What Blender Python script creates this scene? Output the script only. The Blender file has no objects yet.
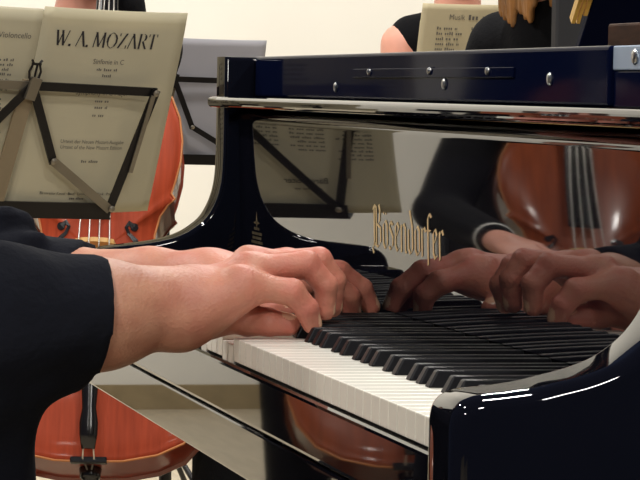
import bpy, bmesh, math, random
import numpy as np
from mathutils import Vector, Matrix, Euler
random.seed(4)
C = bpy.context.scene.collection
SC = bpy.context.scene

# ------------------------------------------------------------------ camera
cam = bpy.data.cameras.new('camera')
cam.sensor_width = 36.0
cam.sensor_fit = 'HORIZONTAL'
cam.lens = 3212.06 * 36.0 / 640.0
cam.clip_start = 0.05
co = bpy.data.objects.new('camera', cam)
C.objects.link(co)
_r = Vector((0.2203292, 0.9752608, 0.0179273))
_u = Vector((-0.0491860, -0.0072473, 0.9987633))
_f = Vector((-0.9741847, 0.2209385, -0.0463724))
M = Matrix.Identity(4)
for i in range(3):
    M[i][0], M[i][1], M[i][2] = _r[i], _u[i], -_f[i]
M[0][3], M[1][3], M[2][3] = 2.0617228, -0.5034090, 0.1998873
co.matrix_world = M
SC.camera = co

# ------------------------------------------------------------------ world, lamps, exposure
W = bpy.data.worlds.new('hall')
SC.world = W
W.use_nodes = True
bgn = W.node_tree.nodes['Background']
bgn.inputs[0].default_value = (0.30, 0.40, 0.75, 1)
bgn.inputs[1].default_value = 0.10
SC.view_settings.view_transform = 'Standard'
SC.view_settings.look = 'None'
SC.view_settings.gamma = 1.0
SC.view_settings.use_curve_mapping = False
SC.view_settings.exposure = 0.0

FLOOR = -0.72


def area(name, loc, target, sx, sy, power, col=(1, .965, .90)):
    l = bpy.data.lights.new(name, 'AREA')
    l.shape = 'RECTANGLE'
    l.size, l.size_y = sx, sy
    l.energy = power
    l.color = col
    o = bpy.data.objects.new(name, l)
    C.objects.link(o)
    o.location = loc
    d = Vector(target) - Vector(loc)
    o.rotation_euler = d.to_track_quat('-Z', 'Y').to_euler()
    return o


# row of ceiling lamps over the stage, 3 m above the floor
for i, (x, y, pw) in enumerate([(0.9, -1.3, 30), (0.5, 0.4, 26), (-1.4, -1.5, 40), (-1.6, 0.9, 34), (-3.6, -1.4, 48), (-3.6, 1.0, 48)]):
    area('ceiling_lamp', (x, y, 2.35), (x, y, 0), 0.24, 0.15, pw)
# added fill lights from the audience side, brightening booklet and hands
for y in (-2.2, 0.6):
    area('front_fill', (4.2, y, 2.3), (-1.0, 0.0, 0.0), 0.5, 0.3, 48)
# lamps washing the rear stage wall
for y in (-3.0, -1.0, 1.0, 3.0):
    area('wall_washer', (-5.3, y, 2.5), (-7.0, y, 0.4), 1.2, 0.3, 37)


# ------------------------------------------------------------------ materials
def sr(r, g, b):
    f = lambda c: (c / 255 / 12.92) if c / 255 < 0.04045 else ((c / 255 + 0.055) / 1.055) ** 2.4
    return (f(r), f(g), f(b), 1)


def mat(name, col, rough=0.5, metal=0.0, var=0.12, scale=20.0, ior=1.5, spec=0.5, coat=0.0, bump=0.0, bscale=200.0,
        stretch=(1, 1, 1), sss=0.0, col2=None, sheen=0.0, alpha=None, transl=0.0):
    m = bpy.data.materials.new(name)
    m.use_nodes = True
    nt = m.node_tree
    b = nt.nodes['Principled BSDF']
    tc = nt.nodes.new('ShaderNodeTexCoord')
    mp = nt.nodes.new('ShaderNodeMapping')
    mp.inputs['Scale'].default_value = stretch
    nt.links.new(tc.outputs['Object'], mp.inputs[0])
    n = nt.nodes.new('ShaderNodeTexNoise')
    n.inputs['Scale'].default_value = scale
    n.inputs['Detail'].default_value = 4
    nt.links.new(mp.outputs[0], n.inputs['Vector'])
    mx = nt.nodes.new('ShaderNodeMix')
    mx.data_type = 'RGBA'
    mx.inputs[6].default_value = tuple(c * (1 - var) for c in col[:3]) + (1,)
    mx.inputs[7].default_value = tuple(min(1, c * (1 + var)) for c in col[:3]) + (1,) if col2 is None else col2
    rp = nt.nodes.new('ShaderNodeMapRange')
    rp.inputs[1].default_value = 0.3
    rp.inputs[2].default_value = 0.7
    nt.links.new(n.outputs['Fac'], rp.inputs[0])
    nt.links.new(rp.outputs[0], mx.inputs[0])
    nt.links.new(mx.outputs[2], b.inputs['Base Color'])
    b.inputs['Roughness'].default_value = rough
    b.inputs['Metallic'].default_value = metal
    b.inputs['IOR'].default_value = ior
    b.inputs['Specular IOR Level'].default_value = spec
    b.inputs['Coat Weight'].default_value = coat
    b.inputs['Coat Roughness'].default_value = 0.08
    if sheen:
        b.inputs['Sheen Weight'].default_value = sheen
    if sss:
        b.inputs['Subsurface Weight'].default_value = sss
        b.inputs['Subsurface Radius'].default_value = (0.008, 0.003, 0.0015)
        b.inputs['Subsurface Scale'].default_value = 1.0
    if bump:
        n2 = nt.nodes.new('ShaderNodeTexNoise')
        n2.inputs['Scale'].default_value = bscale
        n2.inputs['Detail'].default_value = 3
        nt.links.new(mp.outputs[0], n2.inputs['Vector'])
        bp = nt.nodes.new('ShaderNodeBump')
        bp.inputs['Strength'].default_value = bump
        bp.inputs['Distance'].default_value = 0.002
        nt.links.new(n2.outputs['Fac'], bp.inputs['Height'])
        nt.links.new(bp.outputs[0], b.inputs['Normal'])
    if transl:
        tr = nt.nodes.new('ShaderNodeBsdfTranslucent')
        nt.links.new(mx.outputs[2], tr.inputs[0])
        ms = nt.nodes.new('ShaderNodeMixShader')
        ms.inputs[0].default_value = transl
        out = nt.nodes['Material Output']
        nt.links.new(b.outputs[0], ms.inputs[1])
        nt.links.new(tr.outputs[0], ms.inputs[2])
        nt.links.new(ms.outputs[0], out.inputs[0])
    return m


lacquer = mat('piano_lacquer', (0.0035, 0.0035, 0.006, 1), rough=0.02, ior=1.52, var=0.1, scale=3)
lacquer_tinted = mat('lacquer_navy_reflection', (0.0028, 0.005, 0.022, 1), rough=0.05, ior=1.05, spec=0.5, var=0.1, scale=3)  # black lacquer with a dark blue reflection put into its base colour
key_white = mat('key_white', sr(238, 234, 222), rough=0.22, var=0.03, scale=8)
key_wood = mat('key_side', sr(205, 190, 160), rough=0.5)
key_black = mat('key_black', (0.006, 0.006, 0.008, 1), rough=0.40, var=0.2, scale=30, spec=0.18)
felt = mat('felt', sr(60, 20, 24), rough=0.95, bump=0.3)
brass = mat('brass', sr(215, 175, 95), rough=0.3, metal=1.0, var=0.1)
gold = mat('gold_leaf', sr(236, 214, 160), rough=0.45, metal=0.55, var=0.05)
gold_dim = mat('gold_dim', sr(120, 105, 75), rough=0.5, metal=0.6, var=0.05)
steel = mat('steel', sr(190, 190, 188), rough=0.28, metal=1.0, var=0.08)
paleblue = mat('satin_plate', sr(150, 170, 196), rough=0.35, metal=0.3, var=0.06)
plate_gold = mat('cast_plate', sr(170, 130, 60), rough=0.35, metal=0.8, var=0.1)
wood_brown = mat('brown_wood', sr(62, 36, 22), rough=0.6, coat=0.0, spec=0.1, var=0.35, scale=30, stretch=(1, 6, 6))
wall_paint = mat('wall_paint', sr(236, 232, 221), rough=0.9, var=0.025, scale=1.5, bump=0.05, bscale=60)
base_tan = mat('tan_skirting', sr(150, 132, 98), rough=0.5)
floor_wood = mat('floor_wood', sr(186, 172, 146), rough=0.4, var=0.12, scale=6, stretch=(1, 12, 1))
dark_paint = mat('dark_panel', sr(40, 40, 43), rough=0.7, var=0.1)
paper = mat('sheet_paper', sr(218, 209, 180), rough=0.85, var=0.03, scale=12, transl=0.25)
paper_in = mat('inner_paper', sr(228, 220, 196), rough=0.85, var=0.03, scale=12, transl=0.25)
paper_grey = mat('grey_paper', sr(182, 180, 186), rough=0.85, var=0.03, scale=9, transl=0.2)
paper_beige = mat('beige_paper', sr(208, 194, 158), rough=0.85, var=0.04, scale=12)
ink = mat('printed_ink', sr(48, 44, 46), rough=0.8, var=0.05)
ink_soft = mat('faded_ink', sr(112, 106, 98), rough=0.85, var=0.05)
stand_metal = mat('stand_metal', sr(52, 50, 50), rough=0.34, metal=0.75, var=0.1, scale=12)
stand_worn = mat('stand_worn', sr(150, 142, 128), rough=0.4, metal=0.8, var=0.12, scale=14)
stand_tan = mat('stand_tan', sr(150, 134, 108), rough=0.6, metal=0.2, var=0.1, scale=14)
stand_black = mat('stand_black', sr(28, 28, 30), rough=0.5, metal=0.3)
skin = mat('skin', sr(182, 122, 98), rough=0.5, var=0.06, scale=42, sss=0.10, bump=0.3, bscale=420, col2=sr(196, 143, 115))
# rosier skin on the hands than on the forearms
_nt = skin.node_tree
_b = _nt.nodes['Principled BSDF']
_src = _b.inputs['Base Color'].links[0].from_socket
_tc = _nt.nodes.new('ShaderNodeTexCoord')
_sx = _nt.nodes.new('ShaderNodeSeparateXYZ')
_nt.links.new(_tc.outputs['Object'], _sx.inputs[0])
_mr = _nt.nodes.new('ShaderNodeMapRange')
_mr.inputs[1].default_value, _mr.inputs[2].default_value = -0.09, 0.05
_nt.links.new(_sx.outputs['Y'], _mr.inputs[0])
_n3 = _nt.nodes.new('ShaderNodeTexNoise')
_n3.inputs['Scale'].default_value = 55
_nt.links.new(_tc.outputs['Object'], _n3.inputs['Vector'])
_ml = _nt.nodes.new('ShaderNodeMath')
_ml.operation = 'MULTIPLY'
_nt.links.new(_mr.outputs[0], _ml.inputs[0])
_nt.links.new(_n3.outputs['Fac'], _ml.inputs[1])
_mm = _nt.nodes.new('ShaderNodeMix')
_mm.data_type = 'RGBA'
_nt.links.new(_ml.outputs[0], _mm.inputs[0])
_nt.links.new(_src, _mm.inputs[6])
_mm.inputs[7].default_value = sr(206, 112, 98)
_nt.links.new(_mm.outputs[2], _b.inputs['Base Color'])
skin2 = mat('skin_rosy', sr(224, 160, 138), rough=0.5, var=0.06, scale=20, sss=0.08)
nail = mat('nail', sr(232, 184, 152), rough=0.25, var=0.04)
shirt_dark = mat('dark_cloth', sr(17, 19, 28), rough=0.95, var=0.25, scale=14, bump=0.5, bscale=160, spec=0.2)
suit_black = mat('black_cloth', sr(13, 13, 16), rough=0.95, var=0.2, scale=14, bump=0.5, bscale=140, spec=0.2)
cuff_white = mat('white_cloth', sr(235, 232, 225), rough=0.85, var=0.03)
hair_brown = mat('brown_hair', sr(70, 48, 34), rough=0.5, var=0.4, scale=60, stretch=(1, 1, .12), bump=1.0, bscale=120)
hair_blond = mat('blond_hair', sr(150, 104, 56), rough=0.45, var=0.5, scale=70, stretch=(1, 1, .12), bump=1.0, bscale=120)
varnish = mat('red_varnish', sr(156, 62, 36), rough=0.5, spec=0.15, coat=0.04, var=0.16, scale=9, stretch=(14, 1, 1))
varnish_deep = mat('deep_varnish', sr(120, 46, 28), rough=0.28, coat=0.6, var=0.2, scale=10)
varnish_brown = mat('brown_varnish', sr(150, 72, 36), rough=0.3, coat=0.5, var=0.22, scale=9, stretch=(14, 1, 1))
varnish_brown_deep = mat('deep_brown_varnish', sr(98, 48, 26), rough=0.3, coat=0.5, var=0.2, scale=9)
binding = mat('pale_binding', sr(178, 110, 56), rough=0.4, var=0.1)
ebony = mat('ebony', (0.008, 0.007, 0.007, 1), rough=0.18, ior=1.5, var=0.2)
maple = mat('maple', sr(205, 160, 96), rough=0.5, var=0.12, scale=30)
string_m = mat('string_metal', sr(214, 210, 200), rough=0.3, metal=0.9)
bow_hair = mat('bow_hair', sr(220, 212, 190), rough=0.6)
seat_cloth = mat('seat_cloth', sr(40, 36, 40), rough=0.9, bump=0.3)
chair_wood = mat('chair_wood', sr(60, 40, 28), rough=0.4, var=0.25, scale=20, stretch=(8, 8, 1))


# ------------------------------------------------------------------ mesh helpers
def empty(name, loc=(0, 0, 0), rot=None):
    o = bpy.data.objects.new(name, None)
    o.empty_display_size = 0.05
    C.objects.link(o)
    if rot is not None:
        o.matrix_world = Matrix.Translation(Vector(loc)) @ rot.to_4x4()
    else:
        o.location = loc
    return o


def tag(o, label, cat, group=None):
    o['label'] = label
    o['category'] = cat
    if group:
        o['group'] = group
    return o


def obj(name, bm, m, parent=None, smooth=False, bevel=0, seg=2, label=None):
    me = bpy.data.meshes.new(name)
    bm.normal_update()
    bm.to_mesh(me)
    bm.free()
    for mm in (m if isinstance(m, (list, tuple)) else [m]):
        me.materials.append(mm)
    o = bpy.data.objects.new(name, me)
    C.objects.link(o)
    if parent is not None:
        o.parent = parent
    if smooth:
        for p in me.polygons:
            p.use_smooth = True
    if bevel:
        md = o.modifiers.new('bevel', 'BEVEL')
        md.width = bevel
        md.segments = seg
        md.limit_method = 'ANGLE'
        md.angle_limit = math.radians(40)
    if label:
        o['label'] = label
    return o


def box(bm, x0, x1, y0, y1, z0, z1, mtx=None):
    vs = [bm.verts.new((x, y, z)) for x in (x0, x1) for y in (y0, y1) for z in (z0, z1)]
    for f in ((0, 1, 3, 2), (4, 6, 7, 5), (0, 4, 5, 1), (2, 3, 7, 6), (0, 2, 6, 4), (1, 5, 7, 3)):
        bm.faces.new([vs[i] for i in f])
    if mtx is not None:
        bmesh.ops.transform(bm, matrix=mtx, verts=vs)
    return vs


def boxm(x0, x1, y0, y1, z0, z1):
    bm = bmesh.new()
    box(bm, x0, x1, y0, y1, z0, z1)
    return bm


def extr(profile, a0, a1, axis='X'):
    """closed 2-D profile extruded along an axis; profile is (y,z) for X, (x,y) for Z"""
    bm = bmesh.new()
    def P(p, a):
        return (a, p[0], p[1]) if axis == 'X' else ((p[0], a, p[1]) if axis == 'Y' else (p[0], p[1], a))
    A = [bm.verts.new(P(p, a0)) for p in profile]
    B = [bm.verts.new(P(p, a1)) for p in profile]
    n = len(A)
    for i in range(n):
        bm.faces.new((A[i], A[(i + 1) % n], B[(i + 1) % n], B[i]))
    bm.faces.new(A[::-1])
    bm.faces.new(B)
    bmesh.ops.recalc_face_normals(bm, faces=bm.faces)
    return bm


def tube(bm, pts, rad, n=10, cap=True):
    pts = [Vector(p) for p in pts]
    rads = rad if isinstance(rad, (list, tuple)) else [rad] * len(pts)
    rings = []
    t0 = (pts[1] - pts[0]).normalized()
    ref = Vector((0, 0, 1)) if abs(t0.z) < 0.9 else Vector((1, 0, 0))
    s = t0.cross(ref).normalized()
    for i, p in enumerate(pts):
        if i == 0:
            t = pts[1] - pts[0]
        elif i == len(pts) - 1:
            t = pts[-1] - pts[-2]
        else:
            t = (pts[i + 1] - pts[i]).normalized() + (pts[i] - pts[i - 1]).normalized()
        t.normalize()
        s = (s - t * s.dot(t)).normalized()
        w = t.cross(s)
        rings.append([bm.verts.new(p + (s * math.cos(2 * math.pi * k / n) + w * math.sin(2 * math.pi * k / n)) * rads[i]) for k in range(n)])
    for a, b in zip(rings, rings[1:]):
        for k in range(n):
            bm.faces.new((a[k], a[(k + 1) % n], b[(k + 1) % n], b[k]))
    if cap:
        bm.faces.new(rings[0][::-1])
        bm.faces.new(rings[-1])


def tubem(pts, rad, n=10):
    bm = bmesh.new()
    tube(bm, pts, rad, n)
    return bm


def lathe(bm, prof, center, axis, n=20):
    """prof: (radius, height) list along axis"""
    ax = Vector(axis).normalized()
    ref = Vector((0, 0, 1)) if abs(ax.z) < 0.9 else Vector((1, 0, 0))
    s = ax.cross(ref).normalized()
    w = ax.cross(s)
    c = Vector(center)
    rings = []
    for r, h in prof:
        rings.append([bm.verts.new(c + ax * h + (s * math.cos(2 * math.pi * k / n) + w * math.sin(2 * math.pi * k / n)) * max(r, 1e-5)) for k in range(n)])
    for a, b in zip(rings, rings[1:]):
        for k in range(n):
            bm.faces.new((a[k], a[(k + 1) % n], b[(k + 1) % n], b[k]))
    bm.faces.new(rings[0][::-1])
    bm.faces.new(rings[-1])
    bmesh.ops.recalc_face_normals(bm, faces=bm.faces)


def bar(bm, p, q, width, thick, n):
    """flat bar from p to q, its width lying across, thickness along n"""
    p, q, n = Vector(p), Vector(q), Vector(n).normalized()
    d = (q - p).normalized()
    w = n.cross(d).normalized() * width / 2
    t = n * thick / 2
    vs = []
    for e in (p - d * width * .3, q + d * width * .3):
        for a, b in ((-1, -1), (1, -1), (1, 1), (-1, 1)):
            vs.append(bm.verts.new(e + w * a + t * b))
    for i in range(4):
        j = (i + 1) % 4
        bm.faces.new((vs[i], vs[j], vs[4 + j], vs[4 + i]))
    bm.faces.new(vs[3::-1])
    bm.faces.new(vs[4:])
    bmesh.ops.recalc_face_normals(bm, faces=bm.faces)


def text(name, s, size, m, parent, mtx, shear=0.0, xscale=1.0, align='LEFT', thick=0.0):
    cu = bpy.data.curves.new(name, 'FONT')
    cu.body = s
    cu.size = size
    cu.shear = shear
    cu.align_x = align
    cu.resolution_u = 3
    cu.extrude = thick
    t = bpy.data.objects.new(name, cu)
    C.objects.link(t)
    dg = bpy.context.evaluated_depsgraph_get()
    me = bpy.data.meshes.new_from_object(t.evaluated_get(dg))
    bpy.data.objects.remove(t)
    bpy.data.curves.remove(cu)
    me.materials.clear()
    me.materials.append(m)
    me.transform(mtx @ Matrix.Diagonal((xscale, 1, 1, 1)))
    o = bpy.data.objects.new(name, me)
    C.objects.link(o)
    o.parent = parent
    return o


# broad-nib lettering: strokes swept by a short nib vector
def nib_text(glyphs, s, size, nib, gap):
    """returns list of quads in 2-D; glyphs: char -> (width, [polylines])"""
    quads = []
    x = 0
    for ch in s:
        if ch == ' ':
            x += 0.22 * size
            continue
        w, strokes = glyphs[ch]
        for st in strokes:
            wd = 1.0
            if isinstance(st, tuple):
                wd, st = st
            for (a, b) in zip(st, st[1:]):
                ax, ay, bx, by = x + a[0] * size, a[1] * size, x + b[0] * size, b[1] * size
                nx, ny = nib[0] * size * wd, nib[1] * size * wd
                quads.append([(ax - nx, ay - ny), (ax + nx, ay + ny), (bx + nx, by + ny), (bx - nx, by - ny)])
        x += (w + gap) * size
    return quads, x


def quads_mesh(quads, place, thick=0.0):
    bm = bmesh.new()
    for q in quads:
        area2 = 0
        for i in range(4):
            a, b = q[i], q[(i + 1) % 4]
            area2 += a[0] * b[1] - a[1] * b[0]
        if abs(area2) < 1e-10:
            continue
        if area2 < 0:
            q = q[::-1]
        bm.faces.new([bm.verts.new(place(*p)) for p in q])
    return bm


# ------------------------------------------------------------------ signed-distance modelling (bodies, clothes)
class SDF:
    def __init__(self, lo, hi, res):
        self.lo = np.array(lo, float)
        self.res = res
        self.n = np.ceil((np.array(hi) - self.lo) / res).astype(int) + 1
        self.f = np.full(self.n, 1.0, np.float32)

    def _sub(self, lo, hi):
        a = np.clip(((lo - self.lo) / self.res).astype(int), 0, self.n - 1)
        b = np.clip(((hi - self.lo) / self.res).astype(int) + 2, 1, self.n)
        ax = [self.lo[i] + self.res * np.arange(a[i], b[i]) for i in range(3)]
        return tuple(slice(a[i], b[i]) for i in range(3)), np.meshgrid(*ax, indexing='ij')

    def cone(self, p, q, r1, r2, k=0.01, sub=False):
        p, q = np.array(p, float), np.array(q, float)
        pad = max(r1, r2) + max(k, 0) + 4 * self.res
        s, (X, Y, Z) = self._sub(np.minimum(p, q) - pad, np.maximum(p, q) + pad)
        if X.size == 0:
            return
        d = q - p
        L = max(d @ d, 1e-12)
        t = np.clip(((X - p[0]) * d[0] + (Y - p[1]) * d[1] + (Z - p[2]) * d[2]) / L, 0, 1)
        D = np.sqrt((X - p[0] - t * d[0]) ** 2 + (Y - p[1] - t * d[1]) ** 2 + (Z - p[2] - t * d[2]) ** 2) - (r1 + (r2 - r1) * t)
        self._mix(s, D, k, sub)

    def ell(self, c, r, k=0.01, rot=None, sub=False):
        c, r = np.array(c, float), np.array(r, float)
        pad = r.max() + max(k, 0) + 4 * self.res
        s, (X, Y, Z) = self._sub(c - pad, c + pad)
        if X.size == 0:
            return
        P = np.stack([X - c[0], Y - c[1], Z - c[2]], -1)
        if rot is not None:
            P = P @ np.array(rot)      # columns of rot are the ellipsoid's axes
        k0 = np.sqrt(((P / r) ** 2).sum(-1))
        k1 = np.sqrt(((P / (r * r)) ** 2).sum(-1)) + 1e-9
        D = k0 * (k0 - 1) / k1
        self._mix(s, D, k, sub)

    def _mix(self, s, D, k, sub):
        A = self.f[s]
        if sub:
            D = -D
            if k > 0:
                h = np.maximum(k - np.abs(A - D), 0) / k
                self.f[s] = np.maximum(A, D) + h * h * k / 4
            else:
                self.f[s] = np.maximum(A, D)
        elif k > 0:
            h = np.maximum(k - np.abs(A - D), 0) / k
            self.f[s] = np.minimum(A, D) - h * h * k / 4
        else:
            self.f[s] = np.minimum(A, D)

    def cut(self, p, n):
        """keep the side the normal points away from"""
        ax = [self.lo[i] + self.res * np.arange(self.n[i]) for i in range(3)]
        X, Y, Z = np.meshgrid(*ax, indexing='ij')
        n = np.array(n, float) / np.linalg.norm(n)
        D = (X - p[0]) * n[0] + (Y - p[1]) * n[1] + (Z - p[2]) * n[2]
        self.f = np.maximum(self.f, D).astype(np.float32)

    def merge(self, other, k):
        A, B = self.f, other.f
        h = np.maximum(k - np.abs(A - B), 0) / k
        return np.minimum(A, B) - h * h * k / 4

    def net(self):
        f = self.f
        f = np.pad(f, 1, constant_values=1.0)
        lo = self.lo - self.res
        ins = f < 0
        n = np.array(f.shape) - 1
        cnt = np.zeros(n, np.int8)
        acc = np.zeros(tuple(n) + (3,), np.float32)
        num = np.zeros(n, np.float32)
        cor = [(i, j, k) for i in (0, 1) for j in (0, 1) for k in (0, 1)]
        def S(c):
            return tuple(slice(c[i], c[i] + n[i]) for i in range(3))
        for c in cor:
            cnt += ins[S(c)]
        act = (cnt > 0) & (cnt < 8)
        idx = np.argwhere(act)
        vid = np.full(n, -1, np.int64)
        vid[act] = np.arange(len(idx))
        pos = np.zeros((len(idx), 3))
        w = np.zeros(len(idx))
        I = idx.T
        for a in cor:
            for ax in range(3):
                if a[ax] == 1:
                    continue
                b = list(a)
                b[ax] = 1
                fa = f[I[0] + a[0], I[1] + a[1], I[2] + a[2]].astype(float)
                fb = f[I[0] + b[0], I[1] + b[1], I[2] + b[2]].astype(float)
                m = (fa < 0) != (fb < 0)
                t = np.where(m, fa / np.where(m, fa - fb, 1), 0)
                q = np.array(a, float)[None].repeat(len(idx), 0)
                q[:, ax] += t
                pos += np.where(m[:, None], q, 0)
                w += m
        pos = (pos / w[:, None] + idx) * self.res + lo
        faces = []
        for ax in range(3):
            o1, o2 = [(1, 2), (2, 0), (0, 1)][ax]
            sl_a = [slice(1, n[i]) for i in range(3)]
            sl_a[ax] = slice(0, n[ax])
            sl_b = [slice(1, n[i]) for i in range(3)]
            sl_b[ax] = slice(1, n[ax] + 1)
            A, B = ins[tuple(sl_a)], ins[tuple(sl_b)]
            for flip, mm in ((False, A & ~B), (True, ~A & B)):
                e = np.argwhere(mm)
                for i in range(3):
                    if i != ax:
                        e[:, i] += 1
                def V(d1, d2):
                    g = e.copy()
                    g[:, o1] -= d1
                    g[:, o2] -= d2
                    return vid[g[:, 0], g[:, 1], g[:, 2]]
                q = np.stack([V(1, 1), V(0, 1), V(0, 0), V(1, 0)], 1)
                if flip:
                    q = q[:, ::-1]
                faces.append(q)
        faces = np.concatenate(faces)
        return pos, faces


def net_obj(name, parts, m, parent=None, mat_fn=None):
    """parts: list of (verts, faces) joined into one mesh"""
    V, F, off = [], [], 0
    for v, fc in parts:
        V.append(v)
        F.append(fc + off)
        off += len(v)
    V = np.concatenate(V)
    F = np.concatenate(F)
    me = bpy.data.meshes.new(name)
    me.from_pydata(V.tolist(), [], F.tolist())
    ms = m if isinstance(m, (list, tuple)) else [m]
    for mm in ms:
        me.materials.append(mm)
    me.polygons.foreach_set('use_smooth', np.ones(len(F), bool))
    if mat_fn is not None:
        cen = V[F].mean(1)
        me.polygons.foreach_set('material_index', mat_fn(cen).astype(np.int32))
    me.update()
    o = bpy.data.objects.new(name, me)
    C.objects.link(o)
    if parent is not None:
        o.parent = parent
    return o


# ------------------------------------------------------------------ the room
def struct(o):
    o['kind'] = 'structure'
    return o


struct(obj('floor', boxm(-7.2, 5.0, -5.0, 5.0, FLOOR - 0.1, FLOOR), floor_wood))
struct(obj('wall_back', boxm(-7.2, -7.0, -5.0, 5.0, FLOOR, 2.9), wall_paint))
struct(obj('wall_right', boxm(-7.0, 5.0, 4.8, 5.0, FLOOR, 2.9), wall_paint))
struct(obj('baseboard_back', boxm(-7.0, -6.98, -5.0, 4.8, FLOOR, FLOOR + 0.07), base_tan))

# ------------------------------------------------------------------ the grand piano
piano = empty('grand_piano', (-0.6, 0.6, FLOOR))
tag(piano, 'black lacquered concert grand piano with gold lettering on its fallboard', 'piano')
piano.matrix_world = Matrix.Translation((-0.6, 0.6, FLOOR))
PINV = Matrix.Translation((0.6, -0.6, -FLOOR))


def pchild(o, parent=None):
    """piece modelled in world coordinates, hung under the piano"""
    o.parent = piano if parent is None else parent
    if parent is None:
        o.matrix_parent_inverse = PINV
    return o


def pobj(name, bm, m, parent=None, **k):
    o = obj(name, bm, m, None, **k)
    return pchild(o, parent)


UW = 0.0235
# white keys, numbered from the treble end
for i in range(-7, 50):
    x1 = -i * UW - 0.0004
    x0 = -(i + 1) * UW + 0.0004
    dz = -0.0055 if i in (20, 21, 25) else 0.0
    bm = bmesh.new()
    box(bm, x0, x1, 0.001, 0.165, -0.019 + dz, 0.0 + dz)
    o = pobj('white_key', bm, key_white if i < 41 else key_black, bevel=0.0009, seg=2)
# black keys
CENT = {2: -0.13, 3: 0.0, 4: 0.13, 6: -0.1, 7: 0.1}
for oc in range(-1, 8):
    for u, s in CENT.items():
        k = u + 7 * oc
        if k > 49:
            continue
        xc = -(k + s) * UW
        dz = -0.003 if k in (27, 28) else 0
        bm = bmesh.new()
        prof = [(-0.0060, 0.0), (0.0060, 0.0), (0.0047, 0.0118), (-0.0047, 0.0118)]
        fr = [bm.verts.new((xc + p[0], 0.050 + (0.0065 if p[1] > 0 else 0), p[1] + dz)) for p in prof]
        bk = [bm.verts.new((xc + p[0], 0.166, p[1] + dz)) for p in prof]
        for a in range(4):
            b = (a + 1) % 4
            bm.faces.new((fr[a], fr[b], bk[b], bk[a]))
        bm.faces.new(fr[::-1])
        bm.faces.new(bk)
        bmesh.ops.recalc_face_normals(bm, faces=bm.faces)
        pobj('black_key', bm, key_black, bevel=0.0012, seg=2)

pobj('keyslip', boxm(-1.252, 0.174, -0.002, 0.030, -0.064, -0.0205), lacquer, bevel=0.004, seg=3)
pobj('keybed', boxm(-1.245, 0.235, -0.001, 0.60, -0.107, -0.0655), lacquer, bevel=0.002)
pobj('key_frame', boxm(-1.248, 0.170, 0.032, 0.20, -0.064, -0.021), key_wood)

def extr_round(profile, x0, x1, r, n=6):
    """profile extruded along X with its rims rounded to radius r"""
    P = [np.array(p, float) for p in profile]
    N = len(P)
    ar = sum(P[k][0] * P[(k + 1) % N][1] - P[(k + 1) % N][0] * P[k][1] for k in range(N))
    sg = 1 if ar > 0 else -1
    inw = []
    for k in range(N):
        e0, e1 = P[k] - P[k - 1], P[(k + 1) % N] - P[k]
        n0 = np.array((-e0[1], e0[0])) * sg / np.linalg.norm(e0)
        n1 = np.array((-e1[1], e1[0])) * sg / np.linalg.norm(e1)
        m = n0 + n1
        inw.append(m / max(.3, (m @ n0)))
    bm = bmesh.new()
    rings = []
    an = [math.pi / 2 * k / n for k in range(n + 1)]
    for x, off in [(x0 + r * (1 - math.cos(a)), r * (1 - math.sin(a))) for a in an] + [(x1 - r * (1 - math.cos(a)), r * (1 - math.sin(a))) for a in an[::-1]]:
        rings.append([bm.verts.new((x, P[k][0] + inw[k][0] * off, P[k][1] + inw[k][1] * off)) for k in range(N)])
    # an[0] is the end face (full inset), the last ring the outer skin
    half = n + 1
    order = rings[:half] + rings[half:]
    for a, b in zip(order, order[1:]):
        for k in range(N):
            bm.faces.new((a[k], a[(k + 1) % N], b[(k + 1) % N], b[k]))
    bm.faces.new(order[0][::-1])
    bm.faces.new(order[-1])
    bmesh.ops.recalc_face_normals(bm, faces=bm.faces)
    return bm


def smooth_profile(pts, i0, i1, n=4):
    out = list(pts[:i0])
    for i in range(i0, i1):
        p0, p1, p2, p3 = [np.array(pts[min(max(j, 0), len(pts) - 1)]) for j in (i - 1, i, i + 1, i + 2)]
        if np.linalg.norm(p1 - p0) > 2 * np.linalg.norm(p2 - p1):
            p0 = p1 - (p2 - p1)
        if np.linalg.norm(p3 - p2) > 2 * np.linalg.norm(p2 - p1):
            p3 = p2 + (p2 - p1)
        for k in range(n):
            t = k / n
            out.append(tuple(.5 * ((2 * p1) + (p2 - p0) * t + (2 * p0 - 5 * p1 + 4 * p2 - p3) * t * t + (3 * p1 - p0 - 3 * p2 + p3) * t ** 3)))
    return out + list(pts[i1:])


# bass cheek: curved arm at the far end
BASS = [(.002, -.107), (.002, .010), (.004, .019), (.009, .026), (.018, .0315), (.04, .0345), (.065, .0375), (.085, .0415), (.101, .047), (.114, .0545),
        (.125, .064), (.133, .077), (.1385, .092), (.1415, .11), (.1425, .135), (.1425, .234), (.60, .234), (.60, -.107)]
ck = pobj('cheek', extr_round(smooth_profile(BASS, 1, 14), -1.300, -1.250, .005, 5), lacquer, smooth=True)
ck.modifiers.new('es', 'EDGE_SPLIT').split_angle = math.radians(30)
TREB = [(-.007, -.107), (-.007, .002), (-.005, .011), (.0, .017), (.008, .0205), (.026, .0225), (.045, .025), (.06, .0285), (.078, .033), (.095, .0395), (.108, .048),
        (.119, .059), (.128, .074), (.134, .095), (.1365, .12), (.137, .234), (.60, .234), (.60, -.107)]
ck = pobj('cheek', extr_round(smooth_profile(TREB, 1, 14), 0.172, 0.235, .010, 8), lacquer, smooth=True)
ck.modifiers.new('es', 'EDGE_SPLIT').split_angle = math.radians(30)
pobj('key_block', boxm(-1.2495, -1.1770, 0.004, 0.165, -0.020, 0.010), lacquer, bevel=0.003)

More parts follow.
